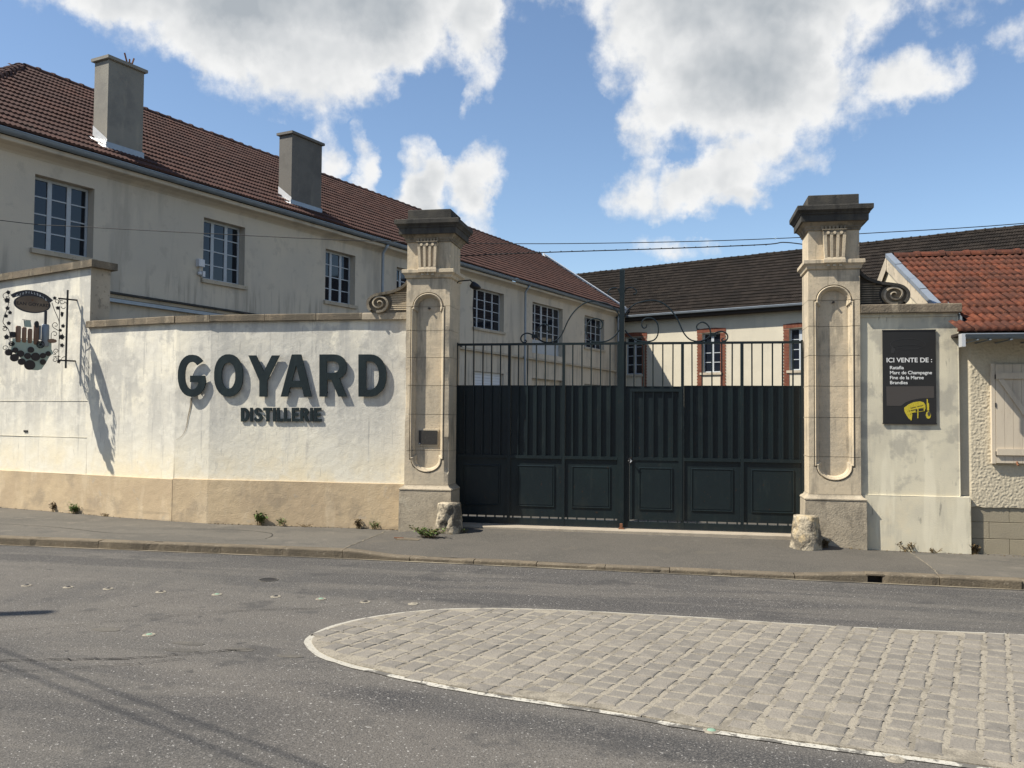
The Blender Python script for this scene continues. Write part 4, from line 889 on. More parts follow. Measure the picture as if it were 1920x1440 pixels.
# ================================================================== hanging wrought-iron sign
S = empty('hanging_sign', (-10.451, 13.846, 3.791), R(-121.25), label='wrought-iron hanging sign with a brown oval, copper stills and barrels', cat='sign')
fs = lambda x, z, t: (x, t, z)
def SP(nm, mb, mat, parent=None, smooth=False): return build(nm, mb, mat, parent or S, smooth)
def st(path, r=.006, k=4): return MB().tube([(x, 0, z) for x, z in smooth_path(path, k)], r, 6)
SP('pole', MB().box(.134, .160, -.013, .013, -1.27, .10), 'iron')
SP('arm', MB().box(-.02, .30, -.012, .012, -.075, -.05), 'iron'); SP('arm', MB().box(-.02, .28, -.012, .012, -1.15, -1.125), 'iron')
ov = SP('oval_plate', MB().prism([disc(40, .286, .148, .718, -.203)], fs, -.008, .008), 'sign_oval')
SP('oval_rim', MB().prism([disc(40, .292, .154, .718, -.203), disc(40, .272, .134, .718, -.203)], fs, -.0115, .0115), 'sign_dark', ov)
up = smooth_path([(1.062, -.08), (.937, -.008), (.782, .03), (.601, .012), (.492, -.03), (.388, -.106)], 5); dn = smooth_path([(.43, -.15), (.577, -.085), (.737, -.068), (.884, -.078), (1.02, -.128)], 5)
bd_ = SP('arched_band', MB().prism([up + dn], fs, -.0125, .0125), 'sign_dark')
me = lines_mesh('JEAN GOYARD', .078, 'barrel', .0014, .001, 'CENTER', 1.06)
put('lettering', me, ov, (.718, .0095, -.235), (R(90), 0, R(180)))
word = 'DISTILLERIE'
for i, ch in enumerate(word):
    t = (i - 5) / 5; xx = .735 - t * .235; zz = -.028 - .075 * t * t + (-.018 * t if t > 0 else 0.0)
    put('lettering', lines_mesh(ch, .05, 'white', .0006, .001, 'CENTER'), bd_, (xx, .0142, zz), (R(90), R(-t * 26), R(180)))
star = [( .718 + (.02 if i % 2 == 0 else .009) * math.sin(i * math.pi / 5), -.135 + (.02 if i % 2 == 0 else .009) * math.cos(i * math.pi / 5)) for i in range(10)]
SP('emblem', MB().prism([star], fs, .009, .012), 'rust', ov)
def leafshape(cx, cz, r, a0):
    pts = []
    for i in range(20):
        a = a0 + 2 * math.pi * i / 20; k = (1, .6, .78, .55)[i % 4]; pts.append((cx + r * k * math.cos(a), cz + r * k * math.sin(a)))
    return pts
for i, (x, z) in enumerate([(1.096, -.044), (1.113, -.18), (1.104, -.313), (1.062, -.382), (1.121, -.443), (1.077, -.562), (1.102, -.793), (.36, -.065), (.306, -.231), (.21, -.537), (.252, -.615), (.227, -.73), (.218, -.875), (.266, -1.162)]):
    SP('vine_leaf', MB().prism([leafshape(x, z, (.044, .06, .045, .042, .042, .044, .056, .04, .044, .045, .035, .062, .046, .04)[i], i * 1.3)], fs, -.004 + .003 * (i % 3), .004 + .003 * (i % 3)), 'iron')
SP('grape_bunch', MB().prism([[(.25, -.29), (.205, -.30), (.215, -.36), (.232, -.385), (.255, -.345)]], fs, -.01, .01), 'iron')
rods = [[(.402, -.148), (.355, -.282), (.285, -.438), (.269, -.599), (.268, -.85), (.266, -1.156)], [(1.15, -.46), (1.164, -.547), (1.132, -.6), (1.085, -.652), (1.058, -.728), (1.05, -.828), (1.046, -.984)], [(1.08, -.12), (1.10, -.3), (1.14, -.42), (1.15, -.46)], [(.274, -.193), (.272, -.483), (.269, -.831), (.266, -1.156)]]
for r_ in rods: SP('rod', st(r_), 'iron')
def curl(cx, cz, r, a0, a1, tail=None):
    P = []; n = 16
    for i in range(n + 1):
        t = i / n; a = R(a0 + (a1 - a0) * t); q = r * (1 - .72 * t); P.append((cx + q * math.cos(a), cz + q * math.sin(a)))
    return st(([tail] if tail else []) + P, .0055, 2)
for c in ((1.12, -.10, .062, -60, 300, None), (1.14, -.66, .045, 60, 480, (1.085, -.652)), (1.12, -.98, .05, 200, -200, (1.05, -1.03)), (.335, -.53, .058, -70, 300, (.27, -.63)), (.345, -.69, .055, 0, 330, (.40, -.78)), (.31, -.98, .05, -90, 330, (.36, -1.05)), (.255, -1.09, .045, 180, 520, (.15, -1.06)), (.335, -1.13, .05, 60, 470, (.27, -1.06)), (.325, -.12, .045, 250, -130, (.27, -.06)), (.24, -.11, .05, 180, 500, (.16, -.14)), (.595, -1.235, .05, 30, 420, None), (.20, -.20, .05, 0, -180, None)):
    SP('curl', curl(*c), 'iron')
# still train, trolley and barrels
SP('ground_plate', MB().prism([[(1.01, -.81), (.395, -.835), (.392, -.955), (.358, -1.022), (.422, -1.083), (.473, -1.189), (.545, -1.307), (.609, -1.327), (.694, -1.325), (.888, -1.12), (1.035, -1.0)]], fs, -.006, .006), 'sign_green')
def column(x0, x1, z0, z1, mat):
    r = abs(x1 - x0) / 2; cx = (x0 + x1) / 2; m = MB(); n = 20
    for (z, q) in ((z0, .75), (z0 + .02, 1), (z1 - .02, 1), (z1, .8)): m.v += [(cx + r * q * math.cos(2 * math.pi * i / n), .45 * r * q * math.sin(2 * math.pi * i / n), z) for i in range(n)]
    for j in range(3):
        for i in range(n): m.f.append((j * n + i, j * n + (i + 1) % n, (j + 1) * n + (i + 1) % n, (j + 1) * n + i))
    m.f += [tuple(range(n))[::-1], tuple(3 * n + i for i in range(n))]
    return SP('still_column', m, mat, smooth=True)
column(.969, .884, -.868, -.592, 'copper'); column(.87, .795, -.866, -.607, 'copper'); column(.78, .706, -.872, -.625, 'copper'); c4 = column(.687, .599, -.89, -.555, 'copper'); c5 = column(.56, .432, -.915, -.53, 'sign_steel')
SP('dome', MB().prism([disc(16, .035, .06, .643, -.545)], fs, -.02, .02), 'iron', c4)
SP('pipe', MB().box(.48, .52, -.014, .014, -.53, -.30), 'sign_dark', c5)
SP('gantry', MB().prism([[(.84, -.49), (.74, -.49), (.72, -.60), (.83, -.60)]], fs, -.004, .004), 'sign_green')
SP('gantry_frame', st([(.87, -.478), (.73, -.488)], .004), 'iron'); SP('gantry_frame', st([(.845, -.485), (.83, -.60)], .004), 'iron'); SP('gantry_frame', st([(.80, -.488), (.835, -.585)], .003), 'iron')
SP('trolley_bar', st([(1.051, -.80), (.7, -.80), (.32, -.789)], .006), 'iron')
SP('engine_box', MB().box(.975, 1.05, -.02, .02, -.79, -.70), 'iron')
SP('cask', MB().prism([disc(20, .075, .036, .39, -.81)], fs, -.03, .03), 'copper')
SP('firewood', MB().box(.57, .60, -.01, .01, -.80, -.56), 'sign_steel')
for (wx, wz, wr) in ((1.025, -.899, .04), (.575, -.886, .062)):
    wh = SP('wheel', MB().prism([disc(22, wr, wr, wx, wz), disc(22, wr * .8, wr * .8, wx, wz)], fs, -.03, .03), 'iron')
    m = MB()
    for k in range(4):
        a = k * math.pi / 4 + .3; m.tube([(wx - wr * .85 * math.cos(a), .015, wz - wr * .85 * math.sin(a)), (wx + wr * .85 * math.cos(a), .015, wz + wr * .85 * math.sin(a))], .005, 5)
    SP('spokes', m, 'iron', wh)
for (x, z, r_) in ((1.065, -1.046, .055), (.968, -1.004, .045), (.975, -1.131, .064), (.884, -1.058, .055), (.86, -1.192, .056), (.772, -1.091, .052), (.724, -.984, .05), (.733, -1.242, .083), (.647, -1.098, .07), (.53, -1.072, .047), (.447, -1.033, .042), (.527, -1.181, .048)):
    m = MB().prism([disc(22, r_, r_, x, z)], fs, -.022, .022); SP('barrel_end', m, 'barrel')

# ================================================================== banner
Bn = empty('banner', (3.08, Y5 - .02, 1.689), label='tall black banner with white text and a yellow barrel on the pale wall', cat='banner')
YN = Y5 - .022
def bx(X): return 2.737 + (X - 165) * .000990
def bz(Y): return 2.968 - (Y - 130) * .001063
build('sheet', MB().box(2.737, 3.421, YN, YN + .012, 1.689, 2.969), 'banner', Bn, local=False)
for z0, z1 in ((1.682, 1.70), (2.958, 2.975)): build('hem_bar', MB().box(2.733, 3.426, YN - .004, YN + .014, z0, z1), 'iron', Bn, local=False)
fb = lambda X, Y, t: (bx(X), YN - t, bz(Y))
def BP(nm, loops, mat, d): return build(nm, MB().prism(loops, fb, .0005 + d, -.002), mat, Bn, local=False)
BP('grey_field', [[(210, 855), (828, 850), (828, 1000), (760, 1003), (640, 1010), (540, 1030), (455, 1062), (400, 1105), (215, 1105)]], 'banner_grey', .001)
BP('faded_emblem', [disc(32, 232, 75, 495, 310), disc(32, 224, 68, 495, 310)], 'banner_ghost', .001)
BP('faded_emblem', [disc(24, 170, 26, 520, 345), disc(24, 165, 20, 520, 345)], 'banner_ghost', .0015)
BP('faded_emblem', [[(285, 350), (340, 350), (310, 430), (275, 420)]], 'banner_ghost', .001)
BP('barrel_print', [[(440, 1130), (500, 1085), (560, 1058), (640, 1045), (690, 1055), (712, 1085), (720, 1130), (705, 1170), (640, 1180), (560, 1190), (520, 1205), (535, 1240), (525, 1282), (500, 1270), (470, 1225), (445, 1180)]], 'yellow', .002)
BP('barrel_line', [[(500, 1165), (700, 1125), (702, 1132), (502, 1175)]], 'banner', .003); BP('barrel_line', [[(520, 1130), (700, 1090), (702, 1096), (522, 1138)]], 'banner', .003)
BP('barrel_line', [[(585, 1150), (690, 1140), (694, 1165), (590, 1180)]], 'banner', .0028)
for a in ([(505, 1150), (520, 1150), (545, 1215), (535, 1290), (522, 1290), (532, 1215)], [(575, 1080), (588, 1075), (625, 1150), (622, 1262), (610, 1262), (612, 1155)], [(660, 1060), (672, 1060), (712, 1110), (705, 1170), (694, 1170), (698, 1115)]): BP('barrel_hoop', [a], 'yellow', .004)
BP('bottle_print', [[(733, 1015), (746, 1015), (748, 1060), (762, 1075), (762, 1160), (750, 1165), (735, 1160), (733, 1075)]], 'yellow', .002)
BP('glass_print', [disc(18, 33, 48, 752, 1220)], 'yellow', .002); BP('glass_line', [disc(14, 20, 28, 760, 1205)], 'banner_grey', .003)
def BT(text, X, Y, capx, width, bold):
    size = capx * .001063 / .70
    me = lines_mesh(text, size, 'white', bold, .0008)
    co = [v.co.x for v in me.vertices]; sx = width * .000990 / (max(co) - min(co))
    put('lettering', me, Bn, Vector((bx(X) - min(co) * sx, YN - .002, bz(Y))) - Bn.location, (R(90), 0, 0), (sx, 1, 1))
BT('ICI VENTE DE :', 217, 543, 58, 588, .0012)
BT('Ratafia', 260, 632, 42, 180, .0008); BT('Marc de Champagne', 260, 697, 42, 543, .0008); BT('Fine de la Marne', 260, 761, 42, 436, .0008); BT('Brandies', 260, 825, 42, 228, .0008)

# ================================================================== roof tiles
def tile_template(w, L, n=8, hump=.026, th=.042):
    """one interlocking tile with two rolls: x across, y up the slope, z off the roof"""
    v = []; f = []
    for (y, dz) in ((-.02, th), (L, 0.0)):
        for i in range(n + 1):
            a = i / n; v.append((a * w, y, dz + hump * (.5 - .5 * math.cos(4 * math.pi * a))))
    for i in range(n + 1):
        v.append((i / n * w, -.02, th - .046 + (hump * (.5 - .5 * math.cos(4 * math.pi * i / n)) * .35)))
    for i in range(n):
        f.append((i, i + 1, n + 2 + i, n + 1 + i)); f.append((i, 2 * n + 2 + i, 2 * n + 3 + i, i + 1))
    return v, f
def tile_field(org, ud, sd_, nd, width, length, w, L, keep, seed, jit=.006):
    """tiles over a slope as one mesh; keep(a, b) says whether a tile centred there exists"""
    tv, tf = tile_template(w, L); tv = np.array(tv); rt = np.random.RandomState(seed)
    org, ud, sd_, nd = (np.array(q, float) for q in (org, ud, sd_, nd))
    nr = int(round(length / L)); nc = int(round(width / w)); V = []; F = []; Rn = []; k = 0
    for r in range(nr):
        for c in range(nc):
            a = c * w; b = r * L
            if not keep(a + w / 2, b + L / 2): continue
            j = rt.uniform(-jit, jit, 3); j[1] += .016 * mnoise.noise((a * .5, b * .7, seed)); lift = .022 * mnoise.noise((a * .22, b * .35, seed + 3))
            P = org + np.outer(tv[:, 0] + a + j[0], ud) + np.outer(tv[:, 1] + b + j[1], sd_) + np.outer(tv[:, 2] + .02 + lift + abs(j[2]), nd)
            V.append(P); F += [tuple(k + i for i in q) for q in tf]; Rn += [rt.rand()] * len(tf); k += len(tv)
    mb = MB(); mb.v = [tuple(p) for p in np.concatenate(V)]; mb.f = F; mb.r = Rn
    return mb
def ridge_tile(L, r, n=8):
    mb = MB()
    for (x, q) in ((0, r), (L * .82, r * .94), (L * .82, r * 1.14), (L, r * 1.18)):
        for i in range(n + 1):
            a = math.pi * i / n; mb.v.append((x, -q * math.cos(a), q * .85 * math.sin(a)))
    for j in range(3):
        for i in range(n): mb.f.append((j * (n + 1) + i, j * (n + 1) + i + 1, (j + 1) * (n + 1) + i + 1, (j + 1) * (n + 1) + i))
    e = 3 * (n + 1); mb.f.append(tuple(e + i for i in range(n + 1)))
    return mb
def run_tiles(mb, p0, p1, L, r, seed, n=6):
    p0, p1 = Vector(p0), Vector(p1); d = (p1 - p0); k = max(1, int(d.length / L)); d.normalize()
    side = Vector((0, 0, 1)).cross(d).normalized(); upv = d.cross(side); rr = random.Random(seed)
    t = ridge_tile(L, r, n)
    for i in range(k):
        o = p0 + d * (L * i)
        mb.add([tuple(o + d * v[0] + side * v[1] + upv * (v[2] + .02 * mnoise.noise((i * .35, seed, 0)) + rr.uniform(0, .010))) for v in t.v], t.f, rr.random())

# ================================================================== facades with windows
def facade_mesh(u0, u1, z0, z1, opens, depth):
    us = sorted({u0, u1, *[o[0] for o in opens], *[o[1] for o in opens]}); zs = sorted({z0, z1, *[o[2] for o in opens], *[o[3] for o in opens]})
    mb = MB()
    for a, b in zip(us, us[1:]):
        for c, d in zip(zs, zs[1:]):
            cx, cz = (a + b) / 2, (c + d) / 2
            if any(o[0] < cx < o[1] and o[2] < cz < o[3] for o in opens): continue
            mb.add([(a, 0, c), (b, 0, c), (b, 0, d), (a, 0, d)], [(0, 1, 2, 3)])
    for (a, b, c, d) in opens:
        q = [(a, c), (b, c), (b, d), (a, d)]
        for i in range(4):
            (x0, y0), (x1, y1) = q[i], q[(i + 1) % 4]
            mb.add([(x0, 0, y0), (x1, 0, y1), (x1, depth, y1), (x0, depth, y0)], [(0, 1, 2, 3)])
    return mb
def window(root, a, b, c, d, y, cols, rows, fr=.055, thick=(), mul=.045, bar=.028, sill=None, sill_mat='facade_trim', panel=0.0):
    """cols panes across; stiles after the columns in thick are wider. Window > pane, sill"""
    mb = MB(); zb = c + panel
    mb.box(a, b, y, y + .06, d - fr, d); mb.box(a, b, y, y + .06, zb, zb + fr); mb.box(a, a + fr, y, y + .06, zb + fr, d - fr); mb.box(b - fr, b, y, y + .06, zb + fr, d - fr)
    if panel: mb.box(a, b, y + .01, y + .05, c, zb)
    x0, x1, q0, q1 = a + fr, b - fr, zb + fr, d - fr
    ws = [(mul * 2.0 if k in thick else mul) for k in range(1, cols)]; pw = (x1 - x0 - sum(ws)) / cols; ph = (q1 - q0 - bar * (rows - 1)) / rows
    X = []; x = x0
    for k in range(cols):
        X.append((x, x + pw)); x += pw
        if k < cols - 1: mb.box(x, x + ws[k], y + .004, y + .056, q0, q1); x += ws[k]
    for k in range(1, rows):
        zz = q0 + ph * k + bar * (k - 1)
        for (p, q) in X: mb.box(p, q, y + .012, y + .05, zz, zz + bar)
    W = build('window', mb, 'frame', root)
    for (p, q) in X:
        for k in range(rows):
            zz = q0 + (ph + bar) * k
            o = slab('pane', 'glass', W, p, q, y + .028, y + .034, zz, zz + ph)
            o.rotation_euler = (random.uniform(-.012, .012), 0, random.uniform(-.015, .015))
    if sill:
        e, s0, s1, h = sill
        build('sill', MB().add([(a - e, -s0, c - h), (b + e, -s0, c - h), (b + e, y, c - h), (a - e, y, c - h), (a - e, -s0, c - .012), (b + e, -s0, c - .012), (b + e, y, c + .012), (a - e, y, c + .012)], [(3, 2, 1, 0), (4, 5, 6, 7), (0, 1, 5, 4), (1, 2, 6, 5), (2, 3, 7, 6), (3, 0, 4, 7)]), sill_mat, W)
    return W

# ================================================================== long building at the left (frame: x along the facade, y into it)
aa = R(17.74); an = Vector((math.cos(aa), -math.sin(aa), 0)); ad = Vector((math.sin(aa), math.cos(aa), 0))
A = empty('long_building', tuple(-17.5 * an), R(90 - 17.74), label='long two-storey beige building with brown tiled roof behind the left wall', cat='building', group='distillery buildings')
UE = 43.9; U0 = 9.4
ups = [(11.34, 12.73), (15.84, 17.25), (20.50, 21.91), (24.10, 25.50), (29.08, 31.52), (34.07, 37.15), (39.65, 42.15)]
opens = [(a, b, 5.16 if i != 5 else 4.50, 6.72) for i, (a, b) in enumerate(ups)] + [(29.2, 31.55, 1.9, 3.47), (34.07, 37.2, .2, 3.40), (39.68, 42.1, 1.6, 3.35), (15.84, 17.25, 1.2, 3.4), (11.34, 12.73, 1.2, 3.4), (20.5, 21.9, 1.2, 3.4)]
build('wall', facade_mesh(U0, UE, -.4, 7.32, opens, .26), 'facade', A, fix=False)
mb = MB(); mb.add([(UE, 0, -.4), (UE, 9, -.4), (UE, 9, 7.3), (UE, 4.5, 10.5), (UE, 0, 7.3)], [(0, 1, 2, 3, 4)]); mb.add([(U0, 0, -.4), (U0, 9, -.4), (U0, 9, 7.3), (U0, 0, 7.3)], [(3, 2, 1, 0)]); mb.add([(U0, 9, -.4), (UE, 9, -.4), (UE, 9, 7.3), (U0, 9, 7.3)], [(3, 2, 1, 0)])
build('end_walls', mb, 'facade', A, fix=False)
for i, (a, b) in enumerate(ups):
    n = (3, 3, 3, 3, 4, 5, 4)[i]
    window(A, a + .01, b - .01, opens[i][2] + .005, 6.715, .20, n, 4, thick=((1, 2) if n == 3 else (2,) if n == 5 else ()), mul=.05 if n == 3 else .075, sill=(.08, .07, 0, .11) if i != 5 else None, panel=.55 if i == 5 else 0)
    # raised surround of the opening
for k, (a, b, c, d) in enumerate(opens[7:]):
    if k == 0:
        mb = MB()
        for q in range(14): mb.box(a, b, .12, .135, c + q * .112, c + q * .112 + .104)
        build('roller_shutter', mb, 'shutter_white', A)
    elif k == 1:
        dr = build('double_door', MB().box(a, b, .15, .2, c, d), 'facade_trim', A)
        for q in range(12): build('board', MB().box(a + .02 + q * .25, a + .24 + q * .25, .135, .149, c, d - .1 - (.4 if q > 7 else 0)), 'shutter', dr)
    else: window(A, a + .01, b - .01, c + .005, d - .005, .2, 3, 3)
# string course, eaves board, gutter, pipes
def slant(u0, z0, u1, z1, y0, y1, h, mat, nm):
    return build(nm, MB().add([(u0, y0, z0 - h), (u1, y0, z1 - h), (u1, y1, z1 - h), (u0, y1, z0 - h), (u0, y0, z0), (u1, y0, z1), (u1, y1, z1 + .03), (u0, y1, z0 + .03)], [(3, 2, 1, 0), (4, 5, 6, 7), (0, 1, 5, 4), (1, 2, 6, 5), (2, 3, 7, 6), (3, 0, 4, 7)]), mat, A)
slant(U0, 4.44, UE - .2, 4.19, -.14, .01, .075, 'facade_trim', 'string_course')
slant(U0, 4.475, 28, 4.335, -.20, -.13, .03, 'stone_dark', 'drip_edge')
build('zinc_channel', MB().add([(U0, -.13, 4.36), (16.7, -.13, 4.30), (16.7, -.13, 4.22), (U0, -.13, 4.28), (U0, -.02, 4.36), (16.7, -.02, 4.30), (16.7, -.02, 4.22), (U0, -.02, 4.28)], [(0, 1, 2, 3), (4, 7, 6, 5), (0, 4, 5, 1), (3, 2, 6, 7), (1, 5, 6, 2)]), 'zinc', A)
# coved eaves
mb = MB(); prof = [(0.0, 7.02), (-.04, 7.06), (-.16, 7.12), (-.31, 7.15), (-.33, 7.165), (-.335, 7.245), (.0, 7.26)]; nn = 70
for i in range(nn + 1):
    u = U0 - .4 + (UE - U0 + .4) * i / nn
    for (y, z) in prof: mb.v.append((u, y, z + .012 * mnoise.noise((u * 1.3, y, 3)) * (1 if y < -.2 else 0)))
m_ = len(prof)
for i in range(nn):
    for q in range(m_ - 1): mb.f.append((i * m_ + q, (i + 1) * m_ + q, (i + 1) * m_ + q + 1, i * m_ + q + 1))
build('coved_eaves', mb, 'facade', A)
gut = MB(); nseg = 10
for i in range(2):
    u = (U0 - .5, UE)[i]
    for k in range(nseg + 1):
        a = math.pi * 1.02 * k / nseg; gut.v.append((u, -.405 - .085 * math.cos(a), 7.345 - .10 * math.sin(a)))
    gut.v.append((u, -.40 - .10, 7.36))
for k in range(nseg): gut.f.append((k, k + 1, nseg + 2 + k + 1, nseg + 2 + k))
g_ = build('gutter', gut, 'zinc_dark', A, smooth=True, fix=False)
build('gutter_bead', MB().tube([(U0 - .5, -.492, 7.35), (UE, -.492, 7.35)], .012, 6), 'zinc', A)
for (u, z0) in ((23.05, 0), (33.0, 0), (43.55, 0)):
    build('downpipe', MB().tube([(u, -.40, 7.25), (u + .02, -.30, 7.12), (u, -.21, 6.98), (u, -.21, 4.6), (u, -.21, 4.2), (u, -.21, 0)], .05, 10), 'zinc', A, smooth=True)
# roof
rise = (10.70 - 7.38) / 4.95; sl_ = math.hypot(4.95, 3.32); EY, EZ = -.45, 7.38
ud_, sdv, ndv = (1, 0, 0), (0, 4.95 / sl_, 3.32 / sl_), (0, -3.32 / sl_, 4.95 / sl_)
UR = 13.85; UH = UR - 4.95
mb = MB(); mb.add([(UH, EY, EZ), (UE + .1, EY, EZ), (UE + .1, 4.5, 10.70), (UR, 4.5, 10.70)], [(0, 1, 2, 3)]); mb.add([(UH, EY, EZ), (UR, 4.5, 10.70), (UH, 9.45, EZ)], [(0, 1, 2)]); mb.add([(UH, 9.45, EZ), (UR, 4.5, 10.70), (UE + .1, 4.5, 10.70), (UE + .1, 9.45, EZ)], [(0, 1, 2, 3)])
roof = build('roof', mb, 'under', A, fix=False)
tw, tl = .215, .345
f1 = tile_field((UH, EY, EZ), ud_, sdv, ndv, UE - UH, sl_, tw, tl, lambda a, b: a > b * 4.95 / sl_ - .05, 5)
o = build('roof_tiles', f1, 'tile_a', roof, fix=False); o['kind'] = 'stuff'
f2 = tile_field((UH, 9.45, EZ), (0, -1, 0), (4.95 / sl_, 0, 3.32 / sl_), (-3.32 / sl_, 0, 4.95 / sl_), 9.9, sl_, tw, tl, lambda a, b: b * 4.95 / sl_ - .05 < a < 9.9 - b * 4.95 / sl_ + .05, 6)
o = build('hip_tiles', f2, 'tile_a', roof, fix=False); o['kind'] = 'stuff'
rt_ = MB(); run_tiles(rt_, (UR, 4.5, 10.68), (UE, 4.5, 10.68), .42, .13, 4); run_tiles(rt_, (UH + .1, EY + .1, EZ + .05), (UR, 4.5, 10.69), .40, .14, 5)
o = build('ridge_tiles', rt_, 'tile_a', roof, fix=False); o['kind'] = 'stuff'
# bright verge flashing at the far end
build('verge_flashing', MB().add([(UE - .22, EY - .05, EZ + .17), (UE + .16, EY - .05, EZ + .17), (UE + .16, 4.5, 10.90), (UE - .22, 4.5, 10.90), (UE + .14, EY - .05, EZ - .12), (UE + .14, 4.5, 10.6)], [(0, 1, 2, 3), (1, 4, 5, 2)]), 'lead', roof, fix=False)
build('verge_flashing', MB().box(UE - .1, UE + .32, EY - .1, EY + .35, EZ - .14, EZ + .13), 'lead', roof)
# chimneys
def chimney(nm, u0, u1, top, mat, dep=.47):
    c = build(nm, MB().box(u0, u1, -.01, dep, 7.3, top), mat, roof)
    build('cap', MB().rings(u0, u1, -.01, dep, [(.03, top + .001), (.06, top + .015), (.06, top + .085), (.05, top + .09)]), mat, c)
    z0 = 7.38 + .44 * rise
    build('flashing', MB().add([(u0 - .03, -.03, 7.5), (u1 + .04, -.03, 7.5), (u1 + .04, -.022, 7.86), (u0 - .03, -.022, 7.86), (u0 - .03, -.34, 7.48), (u1 + .12, -.34, 7.48), (u1 + .1, -.03, 7.70), (u0 - .03, -.03, 7.70)], [(0, 1, 2, 3), (4, 5, 6, 7)]), 'zinc', c, fix=False)
    build('flashing', MB().add([(u0 - .012, -.03, 7.68), (u0 - .012, dep, 7.68 + dep * rise), (u0 - .012, dep, 7.98 + dep * rise), (u0 - .012, -.03, 7.92), (u0 - .20, -.12, 7.68), (u0 - .20, dep, 7.74 + dep * rise), (u0 - .01, dep, 7.74 + dep * rise), (u0 - .01, -.12, 7.68)], [(0, 1, 2, 3), (4, 5, 6, 7)]), 'lead', c, fix=False)
    return c
c1 = chimney('chimney', 13.0, 13.95, 9.74, 'chimney'); c2 = chimney('chimney', 18.97, 20.25, 9.74, 'chimney_dark')
mb = MB(); mb.box(13.62, 13.74, .12, .22, 9.83, 9.93); mb.tube([(13.62, .17, 9.9), (13.54, .17, 10.12)], .02, 5); mb.tube([(13.74, .17, 9.9), (13.80, .17, 10.08)], .02, 5); mb.tube([(13.68, .17, 9.93), (13.68, .17, 10.02)], .02, 5)
build('vent_stub', mb, 'rust', c1)
build('roof_vent', MB().box(15.0, 15.16, 3.0, 3.25, 7.38 + 3.45 * rise, 7.5 + 3.6 * rise), 'zinc', roof)
# alarm box and detector beside the second window
o = empty('alarm_box', tuple(A.matrix_basis @ Vector((15.69, -.06, 5.45))), R(90 - 17.74), label='small white alarm box with round detector beside the second upper window', cat='alarm')
build('housing', MB().chbox(-.08, .10, -.06, .06, -.02, .17, .015), 'plastic', o); build('bracket', MB().tube([(.0, 0, -.02), (.0, 0, -.16)], .012, 6), 'plastic', o)
det = MB(); n = 12
for j in range(7):
    a = math.pi * j / 6
    for i in range(n): det.v.append((.055 * math.sin(a) * math.cos(2 * math.pi * i / n), .055 * math.sin(a) * math.sin(2 * math.pi * i / n), -.19 + .055 * math.cos(a)))
for j in range(6):
    for i in range(n): det.f.append((j * n + i, j * n + (i + 1) % n, (j + 1) * n + (i + 1) % n, (j + 1) * n + i))
build('detector', det, 'plastic', o, smooth=True); build('junction_box', MB().box(.07, .15, -.03, .06, -.26, -.12), 'plastic', o)

# ================================================================== building across the yard (frame: x along the facade to the right, y into it)
E_ = -17.5 * an + 44.3 * ad
Bb = empty('yard_building', (E_.x, E_.y, 0), R(-27), label='cream building with brick-trimmed windows and dark tiled roof behind the gate', cat='building', group='distillery buildings')
V1 = 26.0
bw = [(.37, 1.36), (4.79, 5.76), (9.23, 10.2)]
bops = [(a, b, 4.0, 5.97) for a, b in bw]
build('wall', facade_mesh(-6, V1, -.4, 7.2, bops, .24), 'facade_b', Bb, fix=False)
build('side_walls', MB().add([(-6, 0, -.4), (-6, 9, -.4), (-6, 9, 7), (-6, 4.5, 10.4), (-6, 0, 7)], [(0, 1, 2, 3, 4)]).add([(V1, 0, -.4), (V1, 9, -.4), (V1, 9, 7), (V1, 4.5, 10.4), (V1, 0, 7)], [(0, 1, 2, 3, 4)]), 'facade_b', Bb, fix=False)
for (a, b) in bw:
    W = window(Bb, a + .005, b - .005, 4.005, 5.965, .15, 2, 4, thick=(1,), mul=.07, bar=.035)
    build('sill', MB().box(a - .12, b + .12, -.07, .15, 3.88, 3.998), 'facade_trim', W)
    bk = MB(); rr = random.Random(int(a * 7))
    for k in range(38):                        # toothed jambs from the lintel down
        z = 3.10 + k * .075
        for s_, x in ((-1, a), (1, b)):
            w_ = .29 if k % 2 else .25
            cuts = [0, .11, w_] if k % 2 else [0, .22, w_]
            for c0, c1_ in zip(cuts, cuts[1:]):
                xa, xb = x + s_ * c0, x + s_ * c1_
                bk.box(min(xa, xb) + .004, max(xa, xb) - .004, -.028, .02, z + .005, z + .068, rr.random())
    for k in range(21):                        # flat arch of bricks on edge
        x = a - .29 + k * (b - a + .58) / 21; lift = .05 * math.sin(math.pi * (k + .5) / 21)
        bk.box(x + .004, x + (b - a + .58) / 21 - .004, -.032, .02, 5.975 + lift * .6, 6.17 + lift, rr.random())
    s_ = build('brick_surround', bk, 'brick', W, fix=False); s_['kind'] = 'stuff'
    build('surround_mortar', MB().box(a - .28, a - .001, -.018, .02, 3.1, 5.96).box(b + .001, b + .28, -.018, .02, 3.1, 5.96).box(a - .27, b + .27, -.02, .02, 5.971, 6.15), 'mortar', W)
rb = (10.46 - 7.03) / 4.95; sb = math.hypot(4.95, 3.43)
mb = MB(); mb.add([(-6, -.45, 7.03), (V1, -.45, 7.03), (V1, 4.5, 10.46), (-6, 4.5, 10.46)], [(0, 1, 2, 3)]); mb.add([(-6, 4.5, 10.46), (V1, 4.5, 10.46), (V1, 9.4, 7.1), (-6, 9.4, 7.1)], [(0, 1, 2, 3)])
rB = build('roof', mb, 'under', Bb, fix=False)
fB = tile_field((-6, -.45, 7.03), (1, 0, 0), (0, 4.95 / sb, 3.43 / sb), (0, -3.43 / sb, 4.95 / sb), V1 + 6, sb, .235, .34, lambda a, b: True, 8, .006)
o = build('roof_tiles', fB, 'tile_b', rB, fix=False); o['kind'] = 'stuff'
